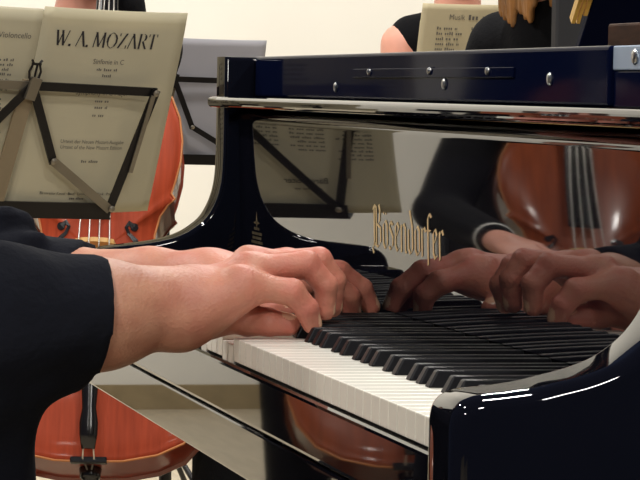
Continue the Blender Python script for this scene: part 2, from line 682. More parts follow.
# fallboard: upright below, rolling back towards its top
LEAN = -0.035
def fall_y(z):
    return .1640 + LEAN * z
fp = [(fall_y(.0125), .0125), (fall_y(.164), .164)]
y0, z0 = fp[-1]
R = 0.014
for a in np.linspace(math.radians(12), math.radians(80), 9):
    fp.append((y0 + R * (1 - math.cos(a)), z0 + R * math.sin(a)))
fp += [(.215, fp[-1][1] + .001), (.215, .0125)]
fb = pobj('fallboard', extr(fp, -1.2485, 0.1705), lacquer, smooth=True)
md = fb.modifiers.new('es', 'EDGE_SPLIT')
md.split_angle = math.radians(35)


# blackletter maker's name, drawn with a broad nib
BL = {
    'B': (.52, [[(.10, 0.02), (.10, .96)], [(.02, .86), (.10, .98), (.24, .92)], [(.22, .06), (.22, .92)], [(.22, .90), (.38, 1.0), (.44, .86), (.40, .60), (.26, .54)], [(.26, .54), (.46, .46), (.46, .14), (.30, .0), (.10, .08), (-.02, -.06), (.06, -.16)]]),
    'o': (.30, [[(.06, .10), (.06, .56)], [(.06, .56), (.18, .66), (.27, .56)], [(.27, .56), (.27, .10)], [(.06, .10), (.16, .0), (.27, .10)]]),
    's': (.28, [[(.24, .58), (.12, .66), (.05, .52), (.24, .30), (.22, .10), (.10, .0), (.03, .08)]]),
    'e': (.27, [[(.06, .12), (.06, .56), (.16, .66), (.25, .54), (.10, .34)], [(.06, .12), (.15, .0), (.26, .10)]]),
    'n': (.34, [[(.06, .0), (.06, .62)], [(.06, .54), (.20, .66), (.28, .56), (.28, .04), (.34, .0)]]),
    'd': (.32, [[(.06, .10), (.06, .54), (.18, .62)], [(.27, .10), (.27, .60), (.14, .98)], [(.06, .10), (.16, .0), (.27, .10)]]),
    'r': (.24, [[(.06, .0), (.06, .62)], [(.06, .54), (.18, .66), (.25, .56)]]),
    'f': (.24, [[(.08, -.16), (.08, .86), (.16, .98), (.26, .90)], [(.00, .60), (.22, .60)]]),
}
q, wtot = nib_text(BL, 'Bosendorfer', 1.0, (.036, .022), .05)
xo = .52 + .05
for dx in (.09, .21):   # the two dots over the o
    q.append([(xo + dx - .03, .82), (xo + dx, .78), (xo + dx + .03, .82), (xo + dx, .86)])
LX0, LX1, LZ = -0.660, -0.418, 0.0655
sc = (LX1 - LX0) / wtot
hz = 0.037


def logo_place(x, y):
    z = LZ + y * hz
    return (LX0 + x * sc, fall_y(z) - 0.0004, z)


o = obj('maker_name', quads_mesh(q, logo_place), gold, None, label='gold blackletter lettering Bösendorfer')
pchild(o, None)
o.parent = fb
o.matrix_parent_inverse = Matrix.Identity(4)

# dim gold medal decal at the bass end of the fallboard: star over lines of small writing
dq = []
def drect(x0, x1, z0, z1):
    dq.append([(x0, z0), (x1, z0), (x1, z1), (x0, z1)])
dx = -1.165
dq.append([(dx - .004, .064), (dx, .058), (dx + .004, .064), (dx, .0755)])
dq.append([(dx - .016, .0635), (dx, .0615), (dx + .016, .0635), (dx, .0655)])
for r, (w2, zz) in enumerate([(.013, .056), (.024, .051), (.022, .0465), (.028, .042), (.020, .0375)]):
    x = dx - w2
    while x < dx + w2:
        wl = random.uniform(.002, .005)
        drect(x, min(x + wl, dx + w2), zz, zz + .0028)
        x += wl + .0016
o = obj('medal_decal', quads_mesh(dq, lambda x, y: (x, fall_y(y) - 0.0004, y)), gold_dim, fb, label='dim gold emblem with lines of tiny writing')

# moulded rail over the fallboard
pobj('top_rail', boxm(-1.306, 0.240, 0.134, 0.222, 0.1805, 0.1920), lacquer, bevel=0.0050, seg=5)
# upper board with its row of bumpers
ub = pobj('upper_board', boxm(-1.247, -0.0405, 0.174, 0.196, 0.1922, 0.2345), lacquer_tinted, bevel=0.003, seg=3)
lk = obj('lock_strip', boxm(-0.7963, -0.2708, 0.1725, 0.1745, 0.2125, 0.2205), lacquer_tinted, ub, bevel=0.0006)
def screw(x, z, r, parent, y, m=steel):
    bm = bmesh.new()
    lathe(bm, [(r, 0), (r, .0008), (r * .8, .0018), (r * .4, .0024)], (x, y, z), (0, -1, 0), 16)
    return obj('bumper', bm, m, parent, smooth=False)
for x, z in ((-0.8684, .2037), (-0.4754, .2072), (-0.1789, .2114)):
    screw(x, z, .0048, ub, 0.174)
for x, z in ((-0.73, .2175), (-0.5182, .2179), (-0.3404, .2175)):
    screw(x, z, .0034, lk, 0.1725)
hp = pobj('end_plate', boxm(-0.0390, 0.170, 0.176, 0.196, 0.2175, 0.2342), paleblue, bevel=0.001, label='pale blue-grey metal plate')
screw(0.010, 0.2265, .0055, hp, 0.176, steel)
pobj('end_block', boxm(-0.0390, 0.170, 0.177, 0.20, 0.1922, 0.2170), lacquer_tinted, bevel=0.001)
pobj('pin_block', boxm(-0.205, 0.170, 0.225, 0.36, 0.19, 0.253), wood_brown, bevel=0.002, label='brown wooden block')

# case: the curved rim, sound board, cast plate, lid, legs
def rim_curve(off=0.0):
    pts = [(0.235 - off, .60)]
    pts += [(0.235 - off, .75), (0.21 - off, .95), (0.10 - off, 1.15), (-.12 - off, 1.32), (-.28 - off, 1.45), (-.45 - off, 1.58), (-.58 - off, 1.75), (-.68 - off * .7, 1.92 - off * .7), (-.85, 2.03 - off), (-1.02, 2.05 - off), (-1.18 + off * .7, 2.0 - off * .7), (-1.28 + off * .9, 1.88 - off * .4), (-1.30 + off, 1.7)]
    pts += [(-1.30 + off, .60)]
    return pts
bm = bmesh.new()
po, pi_ = rim_curve(0), rim_curve(.05)
ro = [[bm.verts.new((x, y, z)) for (x, y) in pp] for pp, z in ((po, -.107), (po, .234), (pi_, .234), (pi_, -.107))]
for a, b in zip(ro, ro[1:] + ro[:1]):
    for k in range(len(a) - 1):
        bm.faces.new((a[k], a[k + 1], b[k + 1], b[k]))
bm.faces.new([r[0] for r in ro])
bm.faces.new([r[-1] for r in ro][::-1])
bmesh.ops.recalc_face_normals(bm, faces=bm.faces)
rm = pobj('rim', bm, lacquer, smooth=True)
rm.modifiers.new('es', 'EDGE_SPLIT').split_angle = math.radians(35)
pobj('soundboard', extr(rim_curve(.051)[::-1], .02, .04, 'Z'), wood_brown)
pl = pobj('cast_plate', extr([(x, y if y > .61 else .36) for x, y in rim_curve(.09)][::-1], .12, .14, 'Z'), plate_gold, bevel=.004)

# raised lid hinged along the bass side; only its underside looks at the camera
lid_ang = math.radians(45)
ldir = Vector((math.cos(lid_ang), 0, math.sin(lid_ang)))
lnor = Vector((math.sin(lid_ang), 0, -math.cos(lid_ang)))
L0 = Vector((-1.362, 0, .244))
def lidp(s, y, t=0):
    return L0 + ldir * s + Vector((0, y, 0)) - lnor * t
lo_ = [(0, .561), (1.56, .561), (1.56, .80), (1.50, 1.0), (1.32, 1.25), (1.0, 1.45), (.78, 1.65), (.62, 1.9), (.40, 2.04), (.15, 2.02), (.02, 1.9), (0, 1.7)]
bm = bmesh.new()
A = [bm.verts.new(lidp(s, y)) for s, y in lo_]
B = [bm.verts.new(lidp(s, y, .012)) for s, y in lo_]
for k in range(len(A)):
    j = (k + 1) % len(A)
    bm.faces.new((A[k], A[j], B[j], B[k]))
bm.faces.new(A)
bm.faces.new(B[::-1])
bmesh.ops.recalc_face_normals(bm, faces=bm.faces)
lid = pobj('lid', bm, lacquer_tinted, bevel=.002)
# folded front flap and its brass hinge on the lid's front edge
bm = bmesh.new()
for (b0, b1) in ((.5435, .5480), (.5495, .5530), (.5545, .5590)):
    vs = box(bm, 0, 1, 0, 1, 0, 1)
    cs = [lidp(.050 + (.012 if b0 > .55 else 0) + a * 1.37, b0 + b * (b1 - b0), -.001 + c * .010) for a in (0, 1) for b in (0, 1) for c in (0, 1)]
    for v, c_ in zip(vs, cs):
        v.co = c_
bmesh.ops.recalc_face_normals(bm, faces=bm.faces)
obj('lid_hinge', bm, brass, lid, label='long brass hinge')
# prop stick
pobj('prop_stick', tubem([(0.03, 1.0, .236), lidp(1.30, .95)], .012), lacquer, smooth=True)
for (lx, ly) in ((-1.15, .32), (.10, .32), (-.92, 1.72)):
    bm = bmesh.new()
    s = .045
    prof = [(s * 1.5, 0), (s * 1.5, -.06), (s, -.07), (s * .72, -.50), (s * .95, -.51), (s * .95, -.54)]
    rr = []
    for r, h in prof:
        rr.append([bm.verts.new((lx + a * r, ly + b * r, -.108 + h)) for a, b in ((-1, -1), (1, -1), (1, 1), (-1, 1))])
    for a, b in zip(rr, rr[1:]):
        for k in range(4):
            bm.faces.new((a[k], a[(k + 1) % 4], b[(k + 1) % 4], b[k]))
    bm.faces.new(rr[0]); bm.faces.new(rr[-1][::-1])
    bmesh.ops.recalc_face_normals(bm, faces=bm.faces)
    lg = pobj('leg', bm, lacquer, bevel=.004)
    bm = bmesh.new()
    lathe(bm, [(.030, -.011), (.032, -.006), (.032, .006), (.030, .011)], (lx, ly, FLOOR + .032), (1, .2, 0), 20)
    lathe(bm, [(.012, 0), (.012, .02), (.02, .034)], (lx, ly, FLOOR + .045), (0, 0, 1), 14)
    obj('caster', bm, brass, lg, smooth=False)

# pedal lyre under the keybed
pd = pobj('pedal_lyre', extr([(-.68, .34), (-.52, .34), (-.52, .38), (-.68, .38)], -.66, -.108, 'Z'), lacquer, bevel=.004)
for k in range(3):
    obj('pedal', tubem([(-.65 + k * .05, .335, FLOOR + .07), (-.65 + k * .05, .27, FLOOR + .055), (-.65 + k * .05, .22, FLOOR + .05)], [.008, .012, .014], 10), brass, pd, smooth=True)


# ------------------------------------------------------------------ people
def rotz(a):
    return np.array([[math.cos(a), -math.sin(a), 0], [math.sin(a), math.cos(a), 0], [0, 0, 1]])


def head(S, c, fwd, k=.015):
    """skull, jaw, nose, brow, lips and ears about centre c, looking along fwd"""
    f = np.array(fwd, float); f /= np.linalg.norm(f)
    s = np.cross([0, 0, 1], f); s /= np.linalg.norm(s)
    u = np.cross(f, s)
    c = np.array(c, float)
    R3 = np.stack([f, s, u], 1)
    P = lambda a, b, d: c + f * a + s * b + u * d
    S.ell(P(-.012, 0, .022), (.098, .076, .098), .01, R3)
    S.ell(P(.022, 0, -.045), (.066, .058, .072), .03, R3)
    S.cone(P(.07, 0, -.088), P(.055, 0, -.08), .020, .026, .02)
    S.cone(P(.086, 0, .014), P(.099, 0, -.018), .008, .0105, .012)
    S.cone(P(.08, -.03, .028), P(.08, .03, .028), .012, .012, .014)
    for sg in (-1, 1):
        S.ell(P(.078, sg * .032, .012), (.012, .015, .009), .004, R3, sub=True)
        S.ell(P(.068, sg * .032, .010), (.013, .013, .013), .002, R3)
        S.ell(P(-.012, sg * .079, -.005), (.017, .008, .031), .006, R3)
        S.ell(P(.05, sg * .045, -.03), (.025, .02, .03), .02, R3)
    S.cone(P(.086, -.018, -.052), P(.086, .018, -.052), .007, .007, .006)
    S.cone(P(.084, -.015, -.064), P(.084, .015, -.064), .008, .008, .006)
    return P, R3


def simple_hand(S, wrist, palm_dir, palm_n, curl=.9, side=1):
    """palm with five bent fingers; palm_dir out of the wrist, palm_n the back-of-hand normal"""
    d = np.array(palm_dir, float); d /= np.linalg.norm(d)
    n = np.array(palm_n, float); n -= d * (n @ d); n /= np.linalg.norm(n)
    s = np.cross(d, n) * side
    w = np.array(wrist, float)
    S.cone(w, w + d * .05, .026, .028, .012)
    for i, (o, L) in enumerate([(.030, .078), (.010, .088), (-.010, .082), (-.029, .064)]):
        b = w + d * .085 + s * o
        S.cone(w + d * .02 + s * o * .6, b, .017, .0125, .012)
        p = b
        ang = 0.25
        r = .0105
        for seg in (.48, .30, .22):
            dd = d * math.cos(ang) - n * math.sin(ang)
            qn = p + dd * L * seg
            S.cone(p, qn, r, r * .9, .003)
            p = qn
            r *= .9
            ang += curl
    p = w + d * .02 + s * .026
    for dv, L, r in ((d * .6 + s * .7 - n * .3, .042, .0145), (d * .9 + s * .25 - n * .3, .032, .012), (d * .95 - n * .35, .026, .0105)):
        dv = dv / np.linalg.norm(dv)
        S.cone(p, p + dv * L, r, r * .88, .006)
        p = p + dv * L


def seated(name, label, J, res=.008, cloth=suit_black, trousers=True, hair=hair_brown, long_hair=False, hairless=False, sleeveless=False, extra=(), collar=.03,
           cuffs=False, sk=skin2, sleeve=(1.0, 1.0), hands=True, hand_dirs=None):
    """J: pelvis, chest, neck, head, face, sL,sR,eL,eR,wL,wR,hL,hR,kL,kR,aL,aR in world space"""
    J = {k: np.array(v, float) for k, v in J.items()}
    allp = np.array([v for k, v in J.items() if k != 'face'])
    lo, hi = allp.min(0) - .26, allp.max(0) + .26
    lo[2] = max(lo[2], FLOOR)
    root = empty(name, (float(J['pelvis'][0]), float(J['pelvis'][1]), FLOOR))
    inv = Matrix.Translation((-float(J['pelvis'][0]), -float(J['pelvis'][1]), -FLOOR))
    tag(root, label, 'person')
    ax = J['sL'] - J['sR']; ax[2] = 0; ax /= np.linalg.norm(ax)
    fw = np.array([ax[1], -ax[0], 0])
    R3 = np.stack([fw, ax, [0, 0, 1]], 1)

    def torso(S, e):
        S.ell(J['pelvis'], (.115 + e, .165 + e, .12 + e), .03, R3)
        m = (J['pelvis'] + J['chest']) / 2
        S.ell(m, (.105 + e, .145 + e, .17 + e), .06, R3)
        S.ell(J['chest'], (.115 + e, .165 + e, .17 + e), .06, R3)
        for s in ('sL', 'sR'):
            S.cone(J['neck'] - [0, 0, .055], J['neck'] * .2 + J[s] * .8 - [0, 0, .004] if (sleeveless and e > 0) else J[s], .05 + e, .052 + e, .05)

    B = SDF(lo, hi, res)
    torso(B, -.012)
    B.cone(J['neck'] - [0, 0, .08], J['head'] - [0, 0, .05], .062, .052, .03)
    head(B, J['head'], J['face'])
    for s in 'LR':
        B.cone(J['s' + s], J['e' + s], .046, .036, .03)
        B.cone(J['e' + s], J['w' + s], .038, .024, .01)
        if hands:
            hd = (hand_dirs or {}).get(s, (J['w' + s] - J['e' + s], (0, 0, 1)))
            simple_hand(B, J['w' + s], hd[0], hd[1], side=1 if s == 'L' else -1)
        B.cone(J['h' + s], J['k' + s], .078, .05, .04)
        B.cone(J['k' + s], J['a' + s], .052, .034, .02)
    body = net_obj('body', [B.net()], sk, root)
    body.matrix_parent_inverse = inv

    T = SDF(lo, hi, res)
    torso(T, .006)
    if not sleeveless:
        for s, fr in zip('LR', sleeve):
            T.cone(J['s' + s], J['e' + s], .062, .052, .03)
            T.cone(J['e' + s], J['e' + s] + (J['w' + s] - J['e' + s]) * fr * .93, .052, .043, .02)
    for e_ in extra:
        T.cone(*e_)
    T.cut(J['neck'] + [0, 0, (.012 if sleeveless else collar)], (0, 0, 1))
    t = net_obj('dress' if sleeveless else 'jacket', [T.net()], cloth, root)
    t.matrix_parent_inverse = inv
    if cuffs:
        for s in 'LR':
            d = J['w' + s] - J['e' + s]
            p = J['e' + s] + d * .9
            d = d / np.linalg.norm(d)
            bm = bmesh.new()
            tube(bm, [p, p + d * .014, p + d * .03], [.040, .041, .040], 20)
            c_ = obj('cuff', bm, cuff_white, root, smooth=True, label='white shirt cuff')
            c_.matrix_parent_inverse = inv
    if trousers:
        U = SDF(lo, hi, res)
        U.ell(J['pelvis'] - [0, 0, .02], (.13, .185, .12), .03, R3)
        for s in 'LR':
            U.cone(J['h' + s], J['k' + s], .094, .068, .04)
            U.cone(J['k' + s], J['a' + s], .068, .058, .03)
            U.cone(J['a' + s] - [0, 0, .02], J['a' + s] + fw * .15 - [0, 0, .035], .045, .036, .02)
        U.cut((0, 0, FLOOR + .004), (0, 0, -1))
        t = net_obj('trousers', [U.net()], cloth, root)
        t.matrix_parent_inverse = inv
    if not hairless:
        H = SDF(J['head'] - .22, J['head'] + .2, .006)
        f = J['face'] / np.linalg.norm(J['face'])
        c = J['head']
        s = np.cross([0, 0, 1], f); s /= np.linalg.norm(s)
        H3 = np.stack([f, s, np.cross(f, s)], 1)
        H.ell(c - f * .022 + [0, 0, .034], (.102, .086, .10), .01, H3)
        H.ell(c - f * .05 - [0, 0, .03], (.06, .078, .08), .02, H3)
        if long_hair:
            for sg in (-1, 1):
                for q_ in range(9):
                    a = c - f * (.080 - .010 * q_) + s * sg * (.012 + .0075 * q_) + [0, 0, .03]
                    b = c - f * (.070 - .013 * q_) + s * sg * (.016 + .0075 * q_) - [0, 0, .125 + .009 * ((q_ * 7) % 4)]
                    H.cone(a, b, .020, .007, .004)
        H.ell(c + f * .095 - [0, 0, .02], (.07, .075, .085), .01, H3, sub=True)
        t = net_obj('hair', [H.net()], hair, root)
        t.matrix_parent_inverse = inv
    return root


def chair(loc, rz, label, group=None):
    r = tag(empty('chair', loc, Matrix.Rotation(rz, 3, 'Z')), label, 'chair', group)
    obj('seat', boxm(-.21, .21, -.21, .21, .355, .395), seat_cloth, r, bevel=.015, seg=3)
    obj('backrest', boxm(-.235, -.205, -.16, .16, .58, .86), seat_cloth, r, bevel=.01, seg=3)
    for sx in (-1, 1):
        for sy in (-1, 1):
            top = .86 if sx < 0 else .42
            pts = [(sx * .20, sy * .19, 0), (sx * .195, sy * .18, .355)] + ([(-.22, sy * .15, .86)] if sx < 0 else [])
            obj('leg', tubem(pts, .013, 10), stand_black, r, smooth=True)
    return r


# ---- the pianist: fine arms and hands, coarser torso, one mesh
A3 = lambda *l: [np.array(p, float) for p in l]


def fine_hand(S_palm, wrist, mcps, chains, thumb, r0=.0108):
    """grow fingers one after another so neighbours stay separate"""
    base = S_palm
    out = None
    for ch, rs in list(zip(chains, [(.0120, .0108, .0096, .0080)] * 4)) + [(thumb, (.0150, .0130, .0112, .0092))]:
        F = SDF.__new__(SDF)
        F.lo, F.res, F.n = base.lo, base.res, base.n
        F.f = np.full(base.n, 1.0, np.float32)
        for i in range(len(ch) - 1):
            a, b = ch[i], ch[i + 1]
            m = (a + b) / 2
            F.cone(a, m, rs[i] * 1.03, (rs[i] + rs[i + 1]) / 2 * .95, .002)
            F.cone(m, b, (rs[i] + rs[i + 1]) / 2 * .95, rs[i + 1] * 1.03, .002)
        g = base.merge(F, .010)
        out = g if out is None else np.minimum(out, g)
    base.f = out.astype(np.float32)
    return base


def palm(S, wrist, mcps, thumb0, zoff=-.006):
    for i, m in enumerate(mcps):
        w = np.array(wrist) + (np.array(m) - np.mean(mcps, 0)) * .55
        w = w + np.array([0, 0, zoff])
        S.cone(w, np.array(m) + [0, 0, zoff * .6], .021, .0135, .016)
    S.cone(np.array(wrist), thumb0, .022, .017, .02)
    S.cone(thumb0, mcps[-1] + np.array([0, 0, -.012]), .014, .010, .02)
    S.cone(np.array(wrist) + (np.array(mcps[0]) - np.mean(mcps, 0)) * .5 + [0, 0, -.012], mcps[0] + np.array([0, -.008, -.010]), .018, .012, .018)
    for i, m in enumerate(mcps):      # knuckles and tendons
        S.ell(np.array(m) + [0, -.001, .0025], (.0105, .012, .0105), .006)
        w = np.array(wrist) + (np.array(m) - np.mean(mcps, 0)) * .30 + [0, .03, .0155]
        S.cone(w, np.array(m) + [0, -.008, .0095], .003, .0035, .009)


R_wr = np.array((-.475, -.0372, .0285))
R_pinky = A3((-.450, .0040, .0440), (-.446, .0431, .0385), (-.447, .0555, .0250), (-.449, .0607, .0130))
R_ring = A3((-.469, .0150, .0540), (-.464, .0590, .0600), (-.464, .0750, .0425), (-.466, .0755, .0225))
R_mid = A3((-.490, .0200, .0580), (-.487, .0741, .0618), (-.487, .0870, .0452), (-.488, .0865, .0235))
R_idx = A3((-.511, .0225, .0555), (-.514, .0760, .0550), (-.515, .0880, .0385), (-.515, .0850, .0210))
R_thumb = A3((-.490, -.0170, .0205), (-.480, .0153, .0135), (-.470, .0300, .0125), (-.468, .0455, .0110))
L_wr = np.array((-.655, .0150, .0340))
L_thumb = A3((-.630, .0236, .0300), (-.607, .0373, .0150), (-.600, .0597, .0130), (-.600, .0735, .0105))
L_idx = A3((-.617, .0770, .0440), (-.612, .1161, .0345), (-.612, .1300, .0235), (-.613, .1325, .0110))
L_mid = A3((-.637, .0830, .0490), (-.632, .1250, .0430), (-.632, .1455, .0290), (-.634, .1545, .0140))
L_ring = A3((-.656, .0820, .0470), (-.655, .1170, .0390), (-.655, .1368, .0269), (-.655, .1407, .0140))
L_pinky = A3((-.673, .0770, .0410), (-.675, .1080, .0310), (-.676, .1240, .0230), (-.676, .1285, .0130))

arm_pts_R = A3((-.42, -.30, .000), (-.455, -.1064, .0195), (-.465, -.065, .0245))
arm_pts_L = A3((-.84, -.27, -.012), (-.740, -.0900, .0230), (-.690, -.030, .0310))
SR = SDF((-.60, -.26, -.06), (-.36, .12, .11), .0020)
SR.cone(arm_pts_R[0], arm_pts_R[1], .045, .0365, .01)
SR.cone(arm_pts_R[1], arm_pts_R[2], .0365, .0300, .01)
SR.ell((-.452, -.135, .020), (.033, .07, .040), .03)
SR.cone(arm_pts_R[2], R_wr, .0300, .0262, .012)
SR.ell(R_wr + [.014, -.012, .008], (.009, .012, .009), .016)      # wrist bone
palm(SR, R_wr, [R_pinky[0], R_ring[0], R_mid[0], R_idx[0]], R_thumb[0])
fine_hand(SR, R_wr, None, [R_pinky, R_ring, R_mid, R_idx], R_thumb)
SL = SDF((-.92, -.24, -.06), (-.56, .19, .11), .0022)
SL.cone(arm_pts_L[0], arm_pts_L[1], .044, .034, .01)
SL.cone(arm_pts_L[1], arm_pts_L[2], .034, .029, .01)
SL.cone(arm_pts_L[2], L_wr, .0285, .0255, .012)
palm(SL, L_wr, [L_pinky[0], L_ring[0], L_mid[0], L_idx[0]], L_thumb[0])
fine_hand(SL, L_wr, None, [L_pinky, L_ring, L_mid, L_idx], L_thumb)

PJ = dict(pelvis=(-.56, -.52, -.16), chest=(-.56, -.44, .16), neck=(-.56, -.40, .37), head=(-.56, -.34, .50),
          sL=(-.745, -.41, .30), sR=(-.375, -.41, .30), eL=(-.85, -.28, -.005), eR=(-.415, -.31, -.005))
PJ = {k: np.array(v) for k, v in PJ.items()}
face = np.array((0, .86, -.5))
SB = SDF((-1.02, -.80, FLOOR), (-.12, .30, .70), .008)
R3p = np.stack([[0, 1, 0], [-1, 0, 0], [0, 0, 1]], 1)
SB.ell(PJ['pelvis'], (.13, .165, .12), .03, R3p)
SB.ell((-.56, -.46, .0), (.11, .145, .17), .06, R3p)
SB.ell(PJ['chest'], (.12, .165, .17), .06, R3p)
SB.cone((-.56, -.41, .30), (-.56, -.36, .45), .062, .054, .03)
head(SB, PJ['head'], face)
for s in 'LR':
    SB.cone((-.56, -.42, .29), PJ['s' + s], .05, .05, .05)
    SB.cone(PJ['s' + s], PJ['e' + s], .048, .038, .03)
    ap = arm_pts_L if s == 'L' else arm_pts_R
    SB.cone(PJ['e' + s], ap[0] + (ap[1] - ap[0]) * .8, .038, .030, .01)
    sg = -1 if s == 'L' else 1
    kn = np.array((-.56 + sg * .14, -.06, -.262))
    an = np.array((-.56 + sg * .12, .06, FLOOR + .09))
    SB.cone((-.56 + sg * .09, -.50, -.215), kn, .082, .055, .04)
    SB.cone(kn, an, .055, .036, .02)
    SB.cone(an - [0, 0, .03], an + [0, .14, -.06], .036, .028, .02)
pianist = empty('person', (-.56, -.52, FLOOR))
tag(pianist, 'pianist in dark rolled-up sleeves with both hands on the piano keys', 'person')
pin = Matrix.Translation((.56, .52, -FLOOR))
nails = []
for ch in (R_pinky, R_ring, R_mid, R_idx, R_thumb, L_pinky, L_ring, L_mid, L_idx, L_thumb):
    d = ch[3] - ch[2]
    d = d / np.linalg.norm(d)
    prev = ch[2] - ch[1]
    nrm = -(d * (prev @ d) - prev)
    nrm = prev - d * (prev @ d)
    if np.linalg.norm(nrm) < 1e-4 or nrm[2] < -.5:
        nrm = np.array((0, .2, 1.0))
    nrm = nrm / np.linalg.norm(nrm)
    if ch is R_thumb or ch is L_thumb:
        nrm = np.array((.35, 0, .93))
    nails.append((ch[3] + nrm * .0085 - d * .001, .0066))


def nail_idx(c):
    out = np.zeros(len(c))
    for p, r in nails:
        out[((c - p) ** 2).sum(1) < r * r] = 1
    return out


pb = net_obj('body', [SB.net(), SR.net(), SL.net()], [skin, nail], pianist, nail_idx)
pb.matrix_parent_inverse = pin

# shirt with sleeves pushed up the forearm
ST = SDF((-1.04, -.84, -.36), (-.14, .02, .46), .0055)
ST.ell((-.56, -.52, -.15), (.16, .185, .13), .03, R3p)
ST.ell((-.56, -.45, -.02), (.15, .175, .20), .06, R3p)
ST.ell((-.56, -.43, .16), (.14, .185, .18), .06, R3p)
for s in 'LR':
    ST.cone((-.56, -.43, .285), PJ['s' + s], .062, .064, .05)
    ST.cone(PJ['s' + s], PJ['e' + s], .066, .064, .03)
rng = random.Random(3)
cR = np.array((-.454, -.100, .0215))
cR = np.array((-.454, -.100, .0215))
ST.cone(PJ['eR'], (-.432, -.20, .0145), .062, .056, .03)
ST.cone((-.432, -.20, .0145), cR + [0, .02, .001], .056, .0445, .02)
for (y, dz, dx, r) in ((-.215, .060, .010, .014), (-.175, .050, .022, .010), (-.20, -.052, .02, .016), (-.145, -.046, .015, .010)):
    ST.cone((-.44 + dx, y - .02, .016 + dz), (-.455 + dx * .3, y + .015, .010 + dz * .92), r, r * .7, .02)
# crumpled upper part of the sleeve
for (x, y, z, r) in ((-.40, -.20, .045, .022), (-.39, -.18, .000, .02), (-.40, -.235, -.045, .03)):
    ST.cone((x, y - .05, z - .01), (x - .012, y + .03, z + .006), r, r * .6, .018)
SLV = SDF((-1.04, -.42, -.10), (-.62, .02, .16), .0055)
cL = np.array((-.752, -.098, .033))
SLV.cone(PJ['eL'], (-.79, -.165, .016), .064, .056, .03)
SLV.cone((-.79, -.165, .016), cL + [0, 0, -.010] + [.010, .02, .002], .056, .040, .02)
for (x, y, z, r) in ((-.775, -.145, .078, .016), (-.775, -.160, .085, .012), (-.76, -.195, .072, .02), (-.75, -.135, .066, .010)):
    SLV.cone((x, y - .03, z - .012), (x + .012, y + .012, z), r, r * .7, .014)
SLV.cut((-.745, -.072, .026), (.5, .82, .10))
# hanging front of the open shirt
ST.cone((-.47, -.208, -.03), (-.47, -.188, -.30), .045, .042, .05)
ST.cone((-.54, -.27, .02), (-.53, -.24, -.26), .05, .04, .06)
ST.cut((-.56, -.40, .365), (0, .2, 1))
ST.cut((-.454, -.112, .0215), (-.10, 1, -.08))
SHV, SHF = ST.net()
# fabric edges end on the forearms
sh = net_obj('shirt', [(SHV, SHF), SLV.net()], shirt_dark, pianist)
sh.matrix_parent_inverse = pin
SU = SDF((-1.0, -.82, FLOOR + .03), (-.12, .28, .0), .009)
SU.ell((-.56, -.52, -.17), (.14, .18, .12), .03, R3p)
for sg in (-1, 1):
    kn = np.array((-.56 + sg * .14, -.06, -.262))
    an = np.array((-.56 + sg * .12, .06, FLOOR + .12))
    SU.cone((-.56 + sg * .09, -.50, -.215), kn, .095, .070, .04)
    SU.cone(kn, an, .070, .055, .03)
t = net_obj('trousers', [SU.net()], suit_black, pianist)
t.matrix_parent_inverse = pin
for sg in (-1, 1):
    SF = SDF((-.56 + sg * .12 - .07, -.03, FLOOR), (-.56 + sg * .12 + .07, .29, FLOOR + .16), .005)
    SF.cone((-.56 + sg * .12, .05, FLOOR + .055), (-.56 + sg * .12, .21, FLOOR + .036), .046, .036, .03)
    SF.cut((0, 0, FLOOR + .002), (0, 0, -1))
    t = net_obj('shoe', [SF.net()], ebony, pianist)
    t.matrix_parent_inverse = pin
HH = SDF(PJ['head'] - .2, PJ['head'] + .2, .006)
ff = face / np.linalg.norm(face)
H3 = np.stack([ff, [-1, 0, 0], np.cross(ff, [-1, 0, 0])], 1)
HH.ell(PJ['head'] - ff * .02 + [0, .01, .035], (.102, .086, .10), .01, H3)
HH.ell(PJ['head'] - ff * .055 - [0, 0, .01], (.06, .078, .07), .02, H3)
HH.ell(PJ['head'] + ff * .095 - [0, 0, .02], (.07, .075, .085), .01, H3, sub=True)
t = net_obj('hair', [HH.net()], hair_brown, pianist)
t.matrix_parent_inverse = pin

bench = tag(empty('piano_bench', (-.56, -.54, FLOOR)), 'black padded piano bench under the pianist', 'bench')
obj('seat', boxm(-.30, .30, -.17, .17, .345, .415), seat_cloth, bench, bevel=.02, seg=3)
obj('apron', boxm(-.28, .28, -.15, .15, .29, .354), lacquer, bench, bevel=.004)
for sx in (-1, 1):
    for sy in (-1, 1):
        obj('leg', boxm(sx * .26 - .02, sx * .26 + .02, sy * .13 - .02, sy * .13 + .02, 0, .30), lacquer, bench, bevel=.004)


